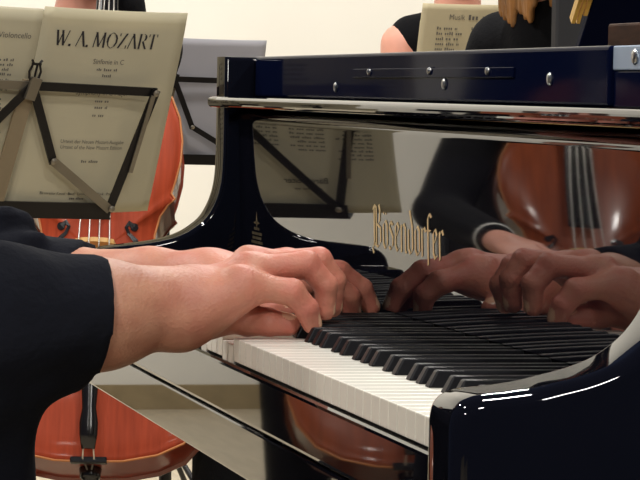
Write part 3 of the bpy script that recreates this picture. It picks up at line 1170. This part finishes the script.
# ------------------------------------------------------------------ cellos
def cello(bottom, tilt, yaw, roll, label, v1, v2, size=.86):
    """bottom: world point of the plate's lower edge; local x across, y up the body, z out of the front"""
    ct, st = math.cos(tilt), math.sin(tilt)
    h = Vector((math.cos(yaw), math.sin(yaw), 0))
    Yl = Vector((-h.x * st, -h.y * st, ct))
    Zl = Vector((h.x * ct, h.y * ct, st))
    Xl = Yl.cross(Zl)
    R = Matrix((Xl, Yl, Zl)).transposed() @ Matrix.Rotation(roll, 3, 'Z')
    root = empty('cello', bottom, R)
    root.matrix_world = Matrix.Translation(Vector(bottom)) @ R.to_4x4() @ Matrix.Scale(size, 4)
    tag(root, label, 'cello')
    # half outline (x, y)
    half = [(0, 0), (.06, .002), (.12, .014), (.165, .036), (.198, .075), (.214, .12), (.218, .165), (.211, .21), (.196, .25), (.180, .277), (.172, .290), (.181, .2985),
            (.163, .304), (.140, .318), (.124, .345), (.117, .385), (.118, .425), (.128, .462), (.144, .485), (.1585, .497), (.150, .507), (.158, .53), (.168, .57), (.170, .61),
            (.163, .655), (.145, .695), (.115, .725), (.075, .744), (.03, .752), (0, .753)]
    half = [(x * (1 - .145 * min(1, max(0, (y - .28) / .03))), y) for x, y in half]
    out = half + [(-x, y) for x, y in half[-2:0:-1]]
    n = len(out)

    def inside_scale(p, s):
        cy = .375
        # shrink towards the spine of the body
        yy = cy + (p[1] - cy) * s
        return (p[0] * s, yy)

    def plate(z0, sign, arch, thick, m, name):
        bm = bmesh.new()
        rings = []
        for s, a in ((1.0, 0), (.975, .0), (.95, .004), (.88, .25), (.76, .55), (.6, .8), (.42, .94), (.22, .99), (.05, 1.0)):
            rings.append([bm.verts.new((*inside_scale(p, s), z0 + sign * (a * arch if a > .01 else a))) for p in out])
        for a, b in zip(rings, rings[1:]):
            for k in range(n):
                bm.faces.new((a[k], a[(k + 1) % n], b[(k + 1) % n], b[k]))
        bm.faces.new(rings[-1])
        low = [bm.verts.new((p[0], p[1], z0 - sign * thick)) for p in out]
        for k in range(n):
            bm.faces.new((rings[0][(k + 1) % n], rings[0][k], low[k], low[(k + 1) % n]))
        bm.faces.new(low)
        bmesh.ops.recalc_face_normals(bm, faces=bm.faces)
        return obj(name, bm, m, root, smooth=True)

    tp = plate(0, 1, .026, .005, v1, 'front_plate')
    plate(-.122, -1, .022, .005, v2, 'back_plate')
    bm = bmesh.new()
    ins = [(x * .975, .375 + (y - .375) * .985) for x, y in out]
    a = [bm.verts.new((x, y, -.004)) for x, y in ins]
    b = [bm.verts.new((x, y, -.118)) for x, y in ins]
    for k in range(n):
        bm.faces.new((a[k], a[(k + 1) % n], b[(k + 1) % n], b[k]))
    bmesh.ops.recalc_face_normals(bm, faces=bm.faces)
    obj('ribs', bm, v2, root, smooth=True)
    # pale worn edge
    bm = bmesh.new()
    ed = [(x * .996, .375 + (y - .375) * .998) for x, y in out]
    tube(bm, [Vector((x, y, -.0005)) for x, y in ed + ed[:1]], .0022, 6, cap=False)
    obj('edge_binding', bm, binding, root, smooth=True)
    # f-holes: two bowed slots with round ends, following the arching
    for sg in (-1, 1):
        bm = bmesh.new()
        path = [(.060, .437), (.052, .444), (.047, .436), (.052, .424), (.064, .412), (.074, .39), (.082, .36), (.090, .332), (.100, .318), (.110, .318), (.112, .328), (.104, .332)]
        path = [(x + .004, y - .006) for x, y in path]
        wd = [.0055, .005, .003, .003, .0042, .005, .005, .0042, .003, .003, .005, .0055]
        def zs(x, y):
            r = max(abs(x) / (.117 if .3 < y < .5 else .2), abs(y - .375) / .378)
            return .026 * max(0, min(1, 1.05 - r ** 2 * .85))
        L, Rr = [], []
        for i, (x, y) in enumerate(path):
            p0 = Vector(path[max(0, i - 1)]); p1 = Vector(path[min(len(path) - 1, i + 1)])
            tn = (p1 - p0).normalized()
            nn = Vector((-tn.y, tn.x)) * wd[i]
            z = zs(x, y) + .0035
            L.append(bm.verts.new((sg * (x + nn.x), y + nn.y, z)))
            Rr.append(bm.verts.new((sg * (x - nn.x), y - nn.y, z)))
        for i in range(len(path) - 1):
            bm.faces.new((L[i], L[i + 1], Rr[i + 1], Rr[i]))
        for cx, cy in ((path[0][0] + .001, path[0][1]), (path[-1][0], path[-1][1])):
            ring = [bm.verts.new((sg * (cx + .0075 * math.cos(t)), cy + .0075 * math.sin(t), zs(cx, cy) + .0036)) for t in np.linspace(0, 2 * math.pi, 14)[:-1]]
            bm.faces.new(ring)
        ext = bmesh.ops.extrude_face_region(bm, geom=bm.faces[:])
        bmesh.ops.translate(bm, vec=(0, 0, -.004), verts=[g for g in ext['geom'] if isinstance(g, bmesh.types.BMVert)])
        bmesh.ops.recalc_face_normals(bm, faces=bm.faces)
        obj('sound_hole', bm, ebony, tp)
    # bridge
    by = .376
    bm = bmesh.new()
    bp = [(-.048, .022), (-.034, .022), (-.030, .036), (-.012, .040), (-.010, .052), (0, .056), (.010, .052), (.012, .040), (.030, .036), (.034, .022), (.048, .022), (.044, .050), (.036, .075), (.034, .094),
          (.022, .101), (0, .104), (-.022, .101), (-.034, .094), (-.036, .075), (-.044, .050)]
    A_ = [bm.verts.new((x, by - .004, z)) for x, z in bp]
    B_ = [bm.verts.new((x, by + .004, z)) for x, z in bp]
    for k in range(len(bp)):
        j = (k + 1) % len(bp)
        bm.faces.new((A_[k], A_[j], B_[j], B_[k]))
    bm.faces.new(A_); bm.faces.new(B_[::-1])
    bmesh.ops.recalc_face_normals(bm, faces=bm.faces)
    obj('bridge', bm, maple, root)
    # tailpiece with fret, tail gut, saddle, end pin
    bm = bmesh.new()
    rr = []
    for y, w, z in ((.016, .012, .026), (.040, .016, .032), (.060, .0165, .036), (.085, .0125, .042), (.16, .017, .056), (.235, .025, .070), (.25, .0235, .072)):
        rr.append([bm.verts.new((w * math.cos(t), y, z + w * .55 * math.sin(t))) for t in np.linspace(-.2, math.pi + .2, 12)])
    for a, b in zip(rr, rr[1:]):
        for k in range(12):
            bm.faces.new((a[k], a[(k + 1) % 12], b[(k + 1) % 12], b[k]))
    bm.faces.new(rr[0]); bm.faces.new(rr[-1][::-1])
    bmesh.ops.recalc_face_normals(bm, faces=bm.faces)
    tl = obj('tailpiece', bm, ebony, root, smooth=True)
    for sg in (-1, 1):
        obj('tail_gut', tubem([(sg * .008, .030, .028), (sg * .010, .004, .012), (sg * .004, -.004, -.03)], .0016, 6), string_m, tl, smooth=True)
    obj('saddle', boxm(-.032, .032, -.0035, .008, -.004, .0085), ebony, root, bevel=.002)
    ep = obj('end_pin', tubem([(0, .005, -.055), (0, -.012, -.055), (0, -.02, -.055)], [.02, .018, .012], 14), ebony, root, smooth=True)
    # rod long enough to reach the floor
    loc = Vector(bottom) + R @ (Vector((0, -.02, -.055)) * size)
    dv = R @ Vector((0, -1, 0))
    ln = (loc.z - FLOOR) / max(.05, -dv.z) / size
    obj('rod', tubem([(0, -.02, -.055), (0, -.02 - ln + .004, -.055)], .004, 8), steel, ep, smooth=True)
    # neck, fingerboard, scroll and pegs
    obj('neck', tubem([(0, .745, -.03), (0, .775, -.008), (0, .90, .002), (0, 1.04, -.004)], [.024, .018, .0165, .0145], 12), v2, root, smooth=True)
    bm = bmesh.new()
    rr = []
    for y, w, z in ((.455, .030, .066), (.75, .024, .040), (1.04, .0155, .014)):
        rr.append([bm.verts.new((w * math.sin(t), y, z + .011 * (math.cos(t) - 1))) for t in np.linspace(-1.45, 1.45, 10)] + [bm.verts.new((w * .8, y, z - .016)), bm.verts.new((-w * .8, y, z - .016))])
    for a, b in zip(rr, rr[1:]):
        for k in range(12):
            bm.faces.new((a[k], a[(k + 1) % 12], b[(k + 1) % 12], b[k]))
    bm.faces.new(rr[0]); bm.faces.new(rr[-1][::-1])
    bmesh.ops.recalc_face_normals(bm, faces=bm.faces)
    obj('fingerboard', bm, ebony, root)
    bm = bmesh.new()
    tube(bm, [(0, 1.03, -.008), (0, 1.12, -.022), (0, 1.19, -.05)], [.018, .017, .013], 10)
    sp = [(0, 1.19 + .026 * (1 - t / 12) * math.sin(t) + .006, -.062 + .026 * (1 - t / 12) * math.cos(t)) for t in np.linspace(.2, 9.5, 26)]
    tube(bm, sp, [.013 - .0002 * i for i in range(26)], 8)
    scl = obj('scroll', bm, v2, root, smooth=True)
    for k in range(4):
        sg = 1 if k % 2 else -1
        yy = 1.06 + .028 * k
        obj('peg', tubem([(-sg * .02, yy, -.016), (sg * .03, yy, -.016), (sg * .055, yy, -.016), (sg * .062, yy, -.016)], [.005, .006, .011, .006], 10), ebony, scl, smooth=True)
    # strings
    for k in range(4):
        x = -.027 + .018 * k
        x2 = -.008 + .0053 * k
        zt = .105 - abs(k - 1.5) * .0025
        obj('string', tubem([(x * .75, .245, .078), (x, by, zt + .001), (x2, 1.04, .0165)], .0013, 6), string_m, root, smooth=True)
    return root


cello((-3.45, 0.3410, -0.4521), math.radians(24), math.radians(-12.5), 0.0,
      'orange-red cello standing behind the music stand with the Mozart booklet', varnish, varnish_deep, 1.0)
cello((-3.30, -0.885, -0.4500), math.radians(25), math.radians(11), 0.0,
      'brown cello mirrored in the fallboard right of the gold lettering', varnish_brown, varnish_brown_deep, 1.0)


# ------------------------------------------------------------------ music stands and booklets
def stand_frame(O, th, t, ro):
    h = Vector((math.cos(th), math.sin(th), 0)); z = Vector((0, 0, 1))
    a = Vector((-math.sin(th), math.cos(th), 0)); b = h * math.sin(t) + z * math.cos(t); n = h * math.cos(t) - z * math.sin(t)
    c, s = math.cos(ro), math.sin(ro)
    return Vector(O), c * a + s * b, -s * a + c * b, n


def wire_stand(fr, label, w=.205, h=.165, worn=True, group=None, clip=True):
    """folding stand seen from the audience: bars, hub, shelf; b=0 is the shelf"""
    O, a, b, n = fr
    post_top = O + b * (h + .012) + n * .010
    foot = Vector((O.x, O.y, FLOOR)) + Vector((.0, 0, 0))
    root = empty('music_stand', foot)
    inv = Matrix.Translation(-foot)
    tag(root, label, 'music stand', group)
    def P(x, y, z=0):
        return O + a * x + b * y + n * z
    def add(name, bm, m, lab=None, sm=False):
        o = obj(name, bm, m, root, smooth=sm, label=lab)
        o.matrix_parent_inverse = inv
        return o
    m1 = stand_metal
    m2 = stand_worn if worn else stand_metal
    hub = (-.006, h + .001)
    for sg in (-1, 1):
        bm = bmesh.new(); bar(bm, P(hub[0], hub[1], .006), P(sg * w * .86, h, .006), .0115, .0025, n)
        add('top_bar', bm, m1 if sg > 0 else m2)
        bm = bmesh.new(); bar(bm, P(sg * w * .86, h, .009), P(sg * w * .70, .012, .009), .012, .0025, n)
        add('side_bar', bm, m1)
        bm = bmesh.new(); bar(bm, P(sg * w * .84, h - .005, .012), P(sg * w * .79, h * .38, .012), .006, .002, n)
        add('page_holder', bm, m2)
        if sg > 0:
            mid = P(hub[0] + sg * .053, h * .44, .009)
            bm = bmesh.new(); bar(bm, P(hub[0] + sg * .004, hub[1] - .004, .009), mid, .0115, .0025, n)
            add('brace', bm, m1)
            bm = bmesh.new(); bar(bm, mid, P(sg * w * .68, .014, .012), .0115, .0025, n)
            add('brace', bm, m2)
        else:
            mid = P(sg * w * .86, h, .011)
            bm = bmesh.new(); bar(bm, P(hub[0] + sg * .004, hub[1] - .004, .009), P(sg * w * .70, .014, .012), .0115, .0025, n)
            add('brace', bm, m1)
        for q_ in (P(sg * w * .86, h, .011), P(sg * w * .70, .014, .014), mid + n * .003)[:3 if sg > 0 else 2]:
            bm = bmesh.new()
            lathe(bm, [(.0045, 0), (.0045, .0015), (.002, .003)], q_, n, 10)
            add('rivet', bm, stand_worn)
    # shelf: shallow L of two strips
    bm = bmesh.new()
    bar(bm, P(-w * .72, .008, .004), P(w * .70, .008, .004), .020, .0025, n)
    bar(bm, P(-w * .72, -.003, -.008), P(w * .70, -.003, -.008), .026, .0022, b)
    add('shelf', bm, m1)
    # lyre shaped clip at the hub
    bm = bmesh.new()
    for sg in (-1, 1):
        pts = [P(hub[0] + sg * x, hub[1] + y, .010) for x, y in ((.001, .004), (.007, .012), (.0085, .020), (.006, .027), (.005, .032), (.0075, .035))]
        tube(bm, pts, .0016, 7)
    bar(bm, P(hub[0] - .006, hub[1] + .030, .010), P(hub[0] + .006, hub[1] + .030, .010), .003, .002, n)
    tube(bm, [P(hub[0], hub[1], .010), P(hub[0] + .0015, hub[1] + .030, .010)], .0014, 6)
    if clip:
        add('lyre_clip', bm, m1)
    else:
        bm.free()
    bm = bmesh.new(); bar(bm, P(hub[0] - .002, hub[1] - .012, .013), P(hub[0] + .002, hub[1] + .008, .013), .015, .004, n)
    add('hub', bm, m2)
    bm = bmesh.new(); bar(bm, P(hub[0] - .001, hub[1], .0035), P(-.024, .0, .0035), .022, .003, n)
    add('spine_bar', bm, stand_tan)
    add('post', tubem([P(-.013, -.004, .0035), Vector((foot.x + .012, foot.y, O.z - .14)), foot + Vector((.012, 0, .12))], [.008, .0085, .010], 12), m1, sm=True)
    for k in range(3):
        an = .5 + k * 2.0944
        add('leg', tubem([foot + Vector((.012, 0, .20)), foot + Vector((.012 + 0.12 * math.cos(an), .12 * math.sin(an), .09)), foot + Vector((.012 + .21 * math.cos(an), .21 * math.sin(an), .007))], .006, 8), m1, sm=True)
    return root


SER = {  # upright capitals with serifs, thick and thin strokes
    'W': (1.05, [(1.0, [(.06, .98), (.30, .02)]), (.45, [(.30, .02), (.52, .98)]), (1.0, [(.46, .98), (.70, .02)]), (.45, [(.70, .02), (.98, .98)]), (.5, [(-.04, .98), (.20, .98)]), (.5, [(.38, .98), (.60, .98)]), (.5, [(.86, .98), (1.08, .98)])]),
    'A': (.80, [(.45, [(.08, .02), (.40, .98)]), (1.0, [(.38, .98), (.72, .02)]), (.4, [(.20, .34), (.60, .34)]), (.5, [(-.02, .02), (.20, .02)]), (.5, [(.60, .02), (.84, .02)])]),
    '.': (.20, [(1.0, [(.06, .0), (.06, .15)]), (1.0, [(.08, .0), (.08, .15)])]),
    'M': (1.0, [(.5, [(.10, .02), (.18, .98)]), (1.0, [(.18, .98), (.50, .06)]), (.45, [(.50, .06), (.84, .98)]), (1.0, [(.82, .98), (.90, .02)]), (.5, [(.0, .02), (.22, .02)]), (.5, [(.78, .02), (1.02, .02)]), (.5, [(.06, .98), (.20, .98)]), (.5, [(.82, .98), (.96, .98)])]),
    'O': (.90, [(.9, [(.10, .36), (.10, .64), (.20, .86)]), (.5, [(.20, .86), (.44, 1.0), (.68, .86)]), (.9, [(.68, .86), (.80, .64), (.80, .36), (.68, .14)]), (.5, [(.68, .14), (.44, 0), (.20, .14), (.10, .36)])]),
    'Z': (.72, [(.5, [(.08, .80), (.08, .97), (.64, .97)]), (1.0, [(.62, .97), (.06, .03)]), (.5, [(.06, .03), (.66, .03), (.68, .22)])]),
    'R': (.78, [(1.0, [(.14, .02), (.14, .98)]), (.5, [(.14, .98), (.42, .98), (.56, .90)]), (1.0, [(.56, .90), (.60, .74), (.54, .58)]), (.5, [(.54, .58), (.40, .50), (.14, .50)]), (1.0, [(.38, .50), (.70, .02)]), (.5, [(.02, .02), (.28, .02)]), (.5, [(.62, .02), (.80, .02)]), (.5, [(.02, .98), (.16, .98)])]),
    'T': (.74, [(1.0, [(.36, .02), (.36, .98)]), (.5, [(.02, .80), (.04, .97), (.68, .97), (.70, .80)]), (.5, [(.24, .02), (.50, .02)])]),
}


def booklet(fr, w, h, name, label, cat, covers, seed=1, curl=.02, m=None, m_in=None, spread=True, size=1.0):
    """open booklet: two outer cover leaves facing +n, inner leaves behind; origin at the foot of the spine"""
    O, a, b, n = fr
    root = empty(name, O)
    root.matrix_world = Matrix((( a.x, b.x, n.x, O.x), (a.y, b.y, n.y, O.y), (a.z, b.z, n.z, O.z), (0, 0, 0, 1))) @ Matrix.Scale(size, 4)
    tag(root, label, cat)
    m = m or paper
    m_in = m_in or paper_in
    def zf(x, y):
        u = abs(x) / w
        v = y / h
        return .006 - .010 * u + .008 * math.sin(u * 3.0) * (1 - .4 * v) - curl * max(0, v - .80) ** 1.5 * (.4 + u) - .006 * max(0, u - .8)
    def leaf(sg, off, dw, dh, nm, mm):
        bm = bmesh.new()
        N, K = 14, 18
        g = [[bm.verts.new((sg * (w + dw) * i / N, (h + dh) * j / K, zf(w * i / N, h * j / K) - off)) for i in range(N + 1)] for j in range(K + 1)]
        for j in range(K):
            for i in range(N):
                f = (g[j][i], g[j][i + 1], g[j + 1][i + 1], g[j + 1][i])
                bm.faces.new(f if sg > 0 else f[::-1])
        ext = bmesh.ops.extrude_face_region(bm, geom=bm.faces[:])
        bmesh.ops.translate(bm, vec=(0, 0, -.0004), verts=[q_ for q_ in ext['geom'] if isinstance(q_, bmesh.types.BMVert)])
        bmesh.ops.recalc_face_normals(bm, faces=bm.faces)
        return obj(nm, bm, mm, root, smooth=True)
    fc = leaf(1, 0, 0, 0, 'front_cover', m)
    bc = leaf(-1, 0, 0, -.006, 'back_cover', m) if spread else None
    for k in (1, 2):
        leaf(1, .0013 * k, .004 * (2 - k) - .004, -.001 - .018 * k, 'page', m_in)
        if spread:
            leaf(-1, .0013 * k, -.006, -.004, 'page', m_in)
    return root, fc, bc, zf


def put_line(name, s, x, y, size, m, parent, zf, align='CENTER', shear=0.0, xs=1.0, flip=1):
    o = text(name, s, size, m, parent, Matrix.Translation((x, y, 0)), shear, xs, align)
    for v in o.data.vertices:
        v.co.z = zf(abs(v.co.x), v.co.y) + .0009
    return o


def put_dashes(x0, x1, y, h, m, parent, zf, center=True):
    """a line of print too small to read: word-long strokes"""
    bm = bmesh.new()
    words, x = [], x0
    while x < x1 - h:
        wl = h * random.uniform(1.6, 4.2)
        words.append((x, min(x + wl, x1)))
        x += wl + h * .8
    for a, b in words:
        k = max(2, int((b - a) / (h * .75)))
        for i in range(k):
            xa = a + (b - a) * i / k
            xb = xa + (b - a) / k * .62
            hh = h * random.choice((.7, .7, .7, 1.0))
            vs = [bm.verts.new((px, py, zf(abs(px), py) + .0009)) for px, py in ((xa, y), (xb, y), (xb, y + hh), (xa, y + hh))]
            bm.faces.new(vs)
    return obj('printed_line', bm, m, parent)


SF = stand_frame((-2.045, .0150, .0355), .41, .302, -.026)
wire_stand(SF, 'folding wire music stand holding the Mozart booklet before the red cello', w=.212, h=.173)
bk_, fc, bc, zf = booklet((SF[0] - SF[3] * .012 + SF[2] * .002, SF[1], SF[2], SF[3]), .222, .268, 'music_booklet',
                          'cream booklet of sheet music titled W. A. Mozart, open on the front stand', 'sheet music', True, size=1.02)
TS = .0235
qd, wt = nib_text(SER, 'W. A. MOZART', 1.0, (.082, .004), .06)
tx0, tx1 = .022, .178
def tplace(x, y):
    X = tx0 + x / wt * (tx1 - tx0) + y * .0015
    Yv = .2195 + y * .0205
    return (X, Yv, zf(X, Yv) + .0010)
obj('title', quads_mesh(qd, tplace), ink, fc, label='large capitals W. A. MOZART')
for t_, y, sz, mm in (('Sinfonie in C', .1985, .0092, ink_soft), ('Symphony in C Major', .1575, .0092, ink_soft),
                      ('Urtext der Neuen Mozart-Ausgabe', .0930, .0068, ink_soft), ('Urtext of the New Mozart Edition', .0855, .0068, ink_soft),
                      ('Bärenreiter Kassel · Basel · London · New York · Praha', .0240, .0050, ink)):
    put_line('printed_line', t_, .108 if y > .05 else .100, y, sz, mm, fc, zf)
for y, hw, hh in ((.1895, .018, .0034), (.1815, .008, .0036), (.1480, .011, .0034), (.1395, .010, .0036), (.1290, .011, .0036), (.0675, .014, .0036), (.0180, .011, .0030)):
    put_dashes(.110 - hw if y > .05 else .100 - hw, .110 + hw if y > .05 else .100 + hw, y, hh, ink_soft, fc, zf)
put_line('printed_line', 'Violoncello', -.012, .226, .0105, ink_soft, bc, zf, 'RIGHT')
for k in range(4):
    put_dashes(-.088 + .004 * (k % 3), -.030, .196 - .0062 * k, .0034, ink_soft, bc, zf)
for x0, n_ in ((-.195, 15), (-.135, 13), (-.075, 12)):
    for k in range(n_):
        put_dashes(x0, x0 + random.uniform(.034, .048), .170 - .0062 * k, .0034, ink_soft, bc, zf)
put_line('printed_line', 'Bärenreiter', -.105, .046, .0125, ink, bc, zf)
put_dashes(-.125, -.085, .036, .0034, ink_soft, bc, zf)

SG = stand_frame((-4.60, .672, .045), .22, .20, -.012)
wire_stand(SG, 'dark folding music stand with a grey folder behind the piano bass end', w=.250, h=.178, worn=False, clip=False)
booklet((SG[0] - SG[3] * .012 + SG[2] * .002, SG[1], SG[2], SG[3]), .209, .262, 'music_folder',
        'plain lilac-grey music folder standing left of the piano top board', 'sheet music', False, m=paper_grey, m_in=paper_grey, curl=.0)
SH = stand_frame((-4.55, 1.19, .155), .25, .20, 0)
wire_stand(SH, 'music stand behind the piano in front of the sleeveless musician', w=.20, h=.085, worn=False, clip=False)
b3, f3, c3, z3 = booklet((SH[0] - SH[3] * .012 + SH[2] * .002, SH[1], SH[2], SH[3]), .20, .235, 'music_sheet',
                         'beige printed music sheet standing behind the piano before the bare-shouldered musician', 'sheet music', False, m=paper_beige, m_in=paper_beige, spread=False, curl=0)
put_line('printed_line', 'Musik', .086, .202, .0165, ink_soft, f3, z3)
put_dashes(.115, .165, .202, .0110, ink_soft, f3, z3)
for k in range(9):
    for x0 in (.040, .125):
        put_dashes(x0, x0 + random.uniform(.05, .066), .180 - .0112 * k, .0062, ink_soft, f3, z3)

# ------------------------------------------------------------------ musicians
cp = dict(pelvis=(-4.10, .45, -.19), chest=(-4.10, .405, .12), neck=(-4.07, .41, .35), head=(-4.04, .42, .495), face=(1, -.1, -.25),
          sL=(-4.07, .54, .275), sR=(-4.07, .265, .275), eL=(-3.95, .50, .10), eR=(-3.92, .19, .00), wL=(-3.88, .455, .375), wR=(-3.68, .17, -.10),
          hL=(-4.08, .54, -.22), hR=(-4.08, .36, -.22), kL=(-3.64, .63, -.20), kR=(-3.62, .10, -.20), aL=(-3.60, .61, FLOOR + .09), aR=(-3.58, .10, FLOOR + .09))
seated('person', 'cellist in a black jacket seated behind the orange-red cello', cp, cuffs=False, cloth=suit_black,
       hand_dirs={'L': ((.06, -.05, .06), (-.2, .3, .6)), 'R': ((.7, .05, -.25), (.1, .0, 1))})
chair((-4.15, .45, FLOOR), 0, 'black chair under the cellist with the orange-red cello', 'orchestra chairs behind the piano')
c2 = dict(pelvis=(-3.97, -1.02, -.19), chest=(-3.97, -1.02, .12), neck=(-3.94, -1.02, .33), head=(-3.91, -1.02, .475), face=(1, .3, -.2),
          sL=(-3.93, -.865, .25), sR=(-3.93, -1.18, .255), eL=(-3.70, -.715, -.01), eR=(-3.72, -1.24, .00), wL=(-3.36, -.722, -.055), wR=(-3.46, -1.16, -.08),
          hL=(-3.95, -.93, -.22), hR=(-3.95, -1.11, -.22), kL=(-3.67, -.75, -.20), kR=(-3.62, -1.20, -.20), aL=(-3.66, -.77, FLOOR + .09), aR=(-3.50, -1.20, FLOOR + .09))
seated('person', 'cellist in black seated behind the brown cello mirrored in the fallboard', c2, cuffs=True, cloth=suit_black,
       hand_dirs={'L': ((.8, -.15, -.15), (0, .2, 1)), 'R': ((.8, .1, -.3), (0, 0, 1))})
chair((-4.02, -1.02, FLOOR), 0, 'black chair under the cellist with the brown cello', 'orchestra chairs behind the piano')

wa = dict(pelvis=(-5.5, 1.56, -.16), chest=(-5.5, 1.545, .13), neck=(-5.5, 1.54, .41), head=(-5.47, 1.54, .56), face=(1, -.15, -.2),
          sL=(-5.5, 1.72, .320), sR=(-5.5, 1.405, .315), eL=(-5.35, 1.82, .08), eR=(-5.45, 1.365, .05), wL=(-5.12, 1.68, .10), wR=(-5.15, 1.43, .06),
          hL=(-5.48, 1.64, -.2), hR=(-5.48, 1.48, -.2), kL=(-5.05, 1.70, -.19), kR=(-5.05, 1.42, -.19), aL=(-5.02, 1.68, FLOOR + .09), aR=(-5.02, 1.44, FLOOR + .09))
seated('person', 'musician in a sleeveless black top with one bare shoulder behind the piano', wa, sleeveless=True, long_hair=False, cloth=suit_black)
chair((-5.55, 1.56, FLOOR), 0, 'black chair under the sleeveless musician behind the piano', 'orchestra chairs behind the piano')
wb = dict(pelvis=(-3.5, 1.26, -.18), chest=(-3.5, 1.22, .11), neck=(-3.5, 1.185, .345), head=(-3.47, 1.155, .475), face=(-.95, .30, -.15),
          sL=(-3.60, 1.120, .285), sR=(-3.40, 1.32, .265), eL=(-3.72, 1.04, .05), eR=(-3.42, 1.41, .05), wL=(-3.85, 1.21, .02), wR=(-3.66, 1.38, .05),
          hL=(-3.56, 1.19, -.2), hR=(-3.48, 1.32, -.2), kL=(-3.92, 1.06, -.20), kR=(-3.82, 1.30, -.20), aL=(-3.92, 1.06, FLOOR + .09), aR=(-3.84, 1.30, FLOOR + .09))
seated('person', 'musician in black with long blond hair beside the beige music sheet', wb, long_hair=True, hair=hair_blond, cloth=suit_black, collar=.10,
       extra=[((-3.5, 1.185, .27), (-3.49, 1.172, .47), .085, .070, .03)])
chair((-3.47, 1.28, FLOOR), 2.6, 'black chair under the blond musician behind the piano', 'orchestra chairs behind the piano')
sp_ = tag(obj('stage_panel', boxm(-3.03, -3.0, 1.035, 2.6, FLOOR, 1.4), dark_paint, bevel=.004), 'dark grey upright stage panel behind the piano right end', 'panel')
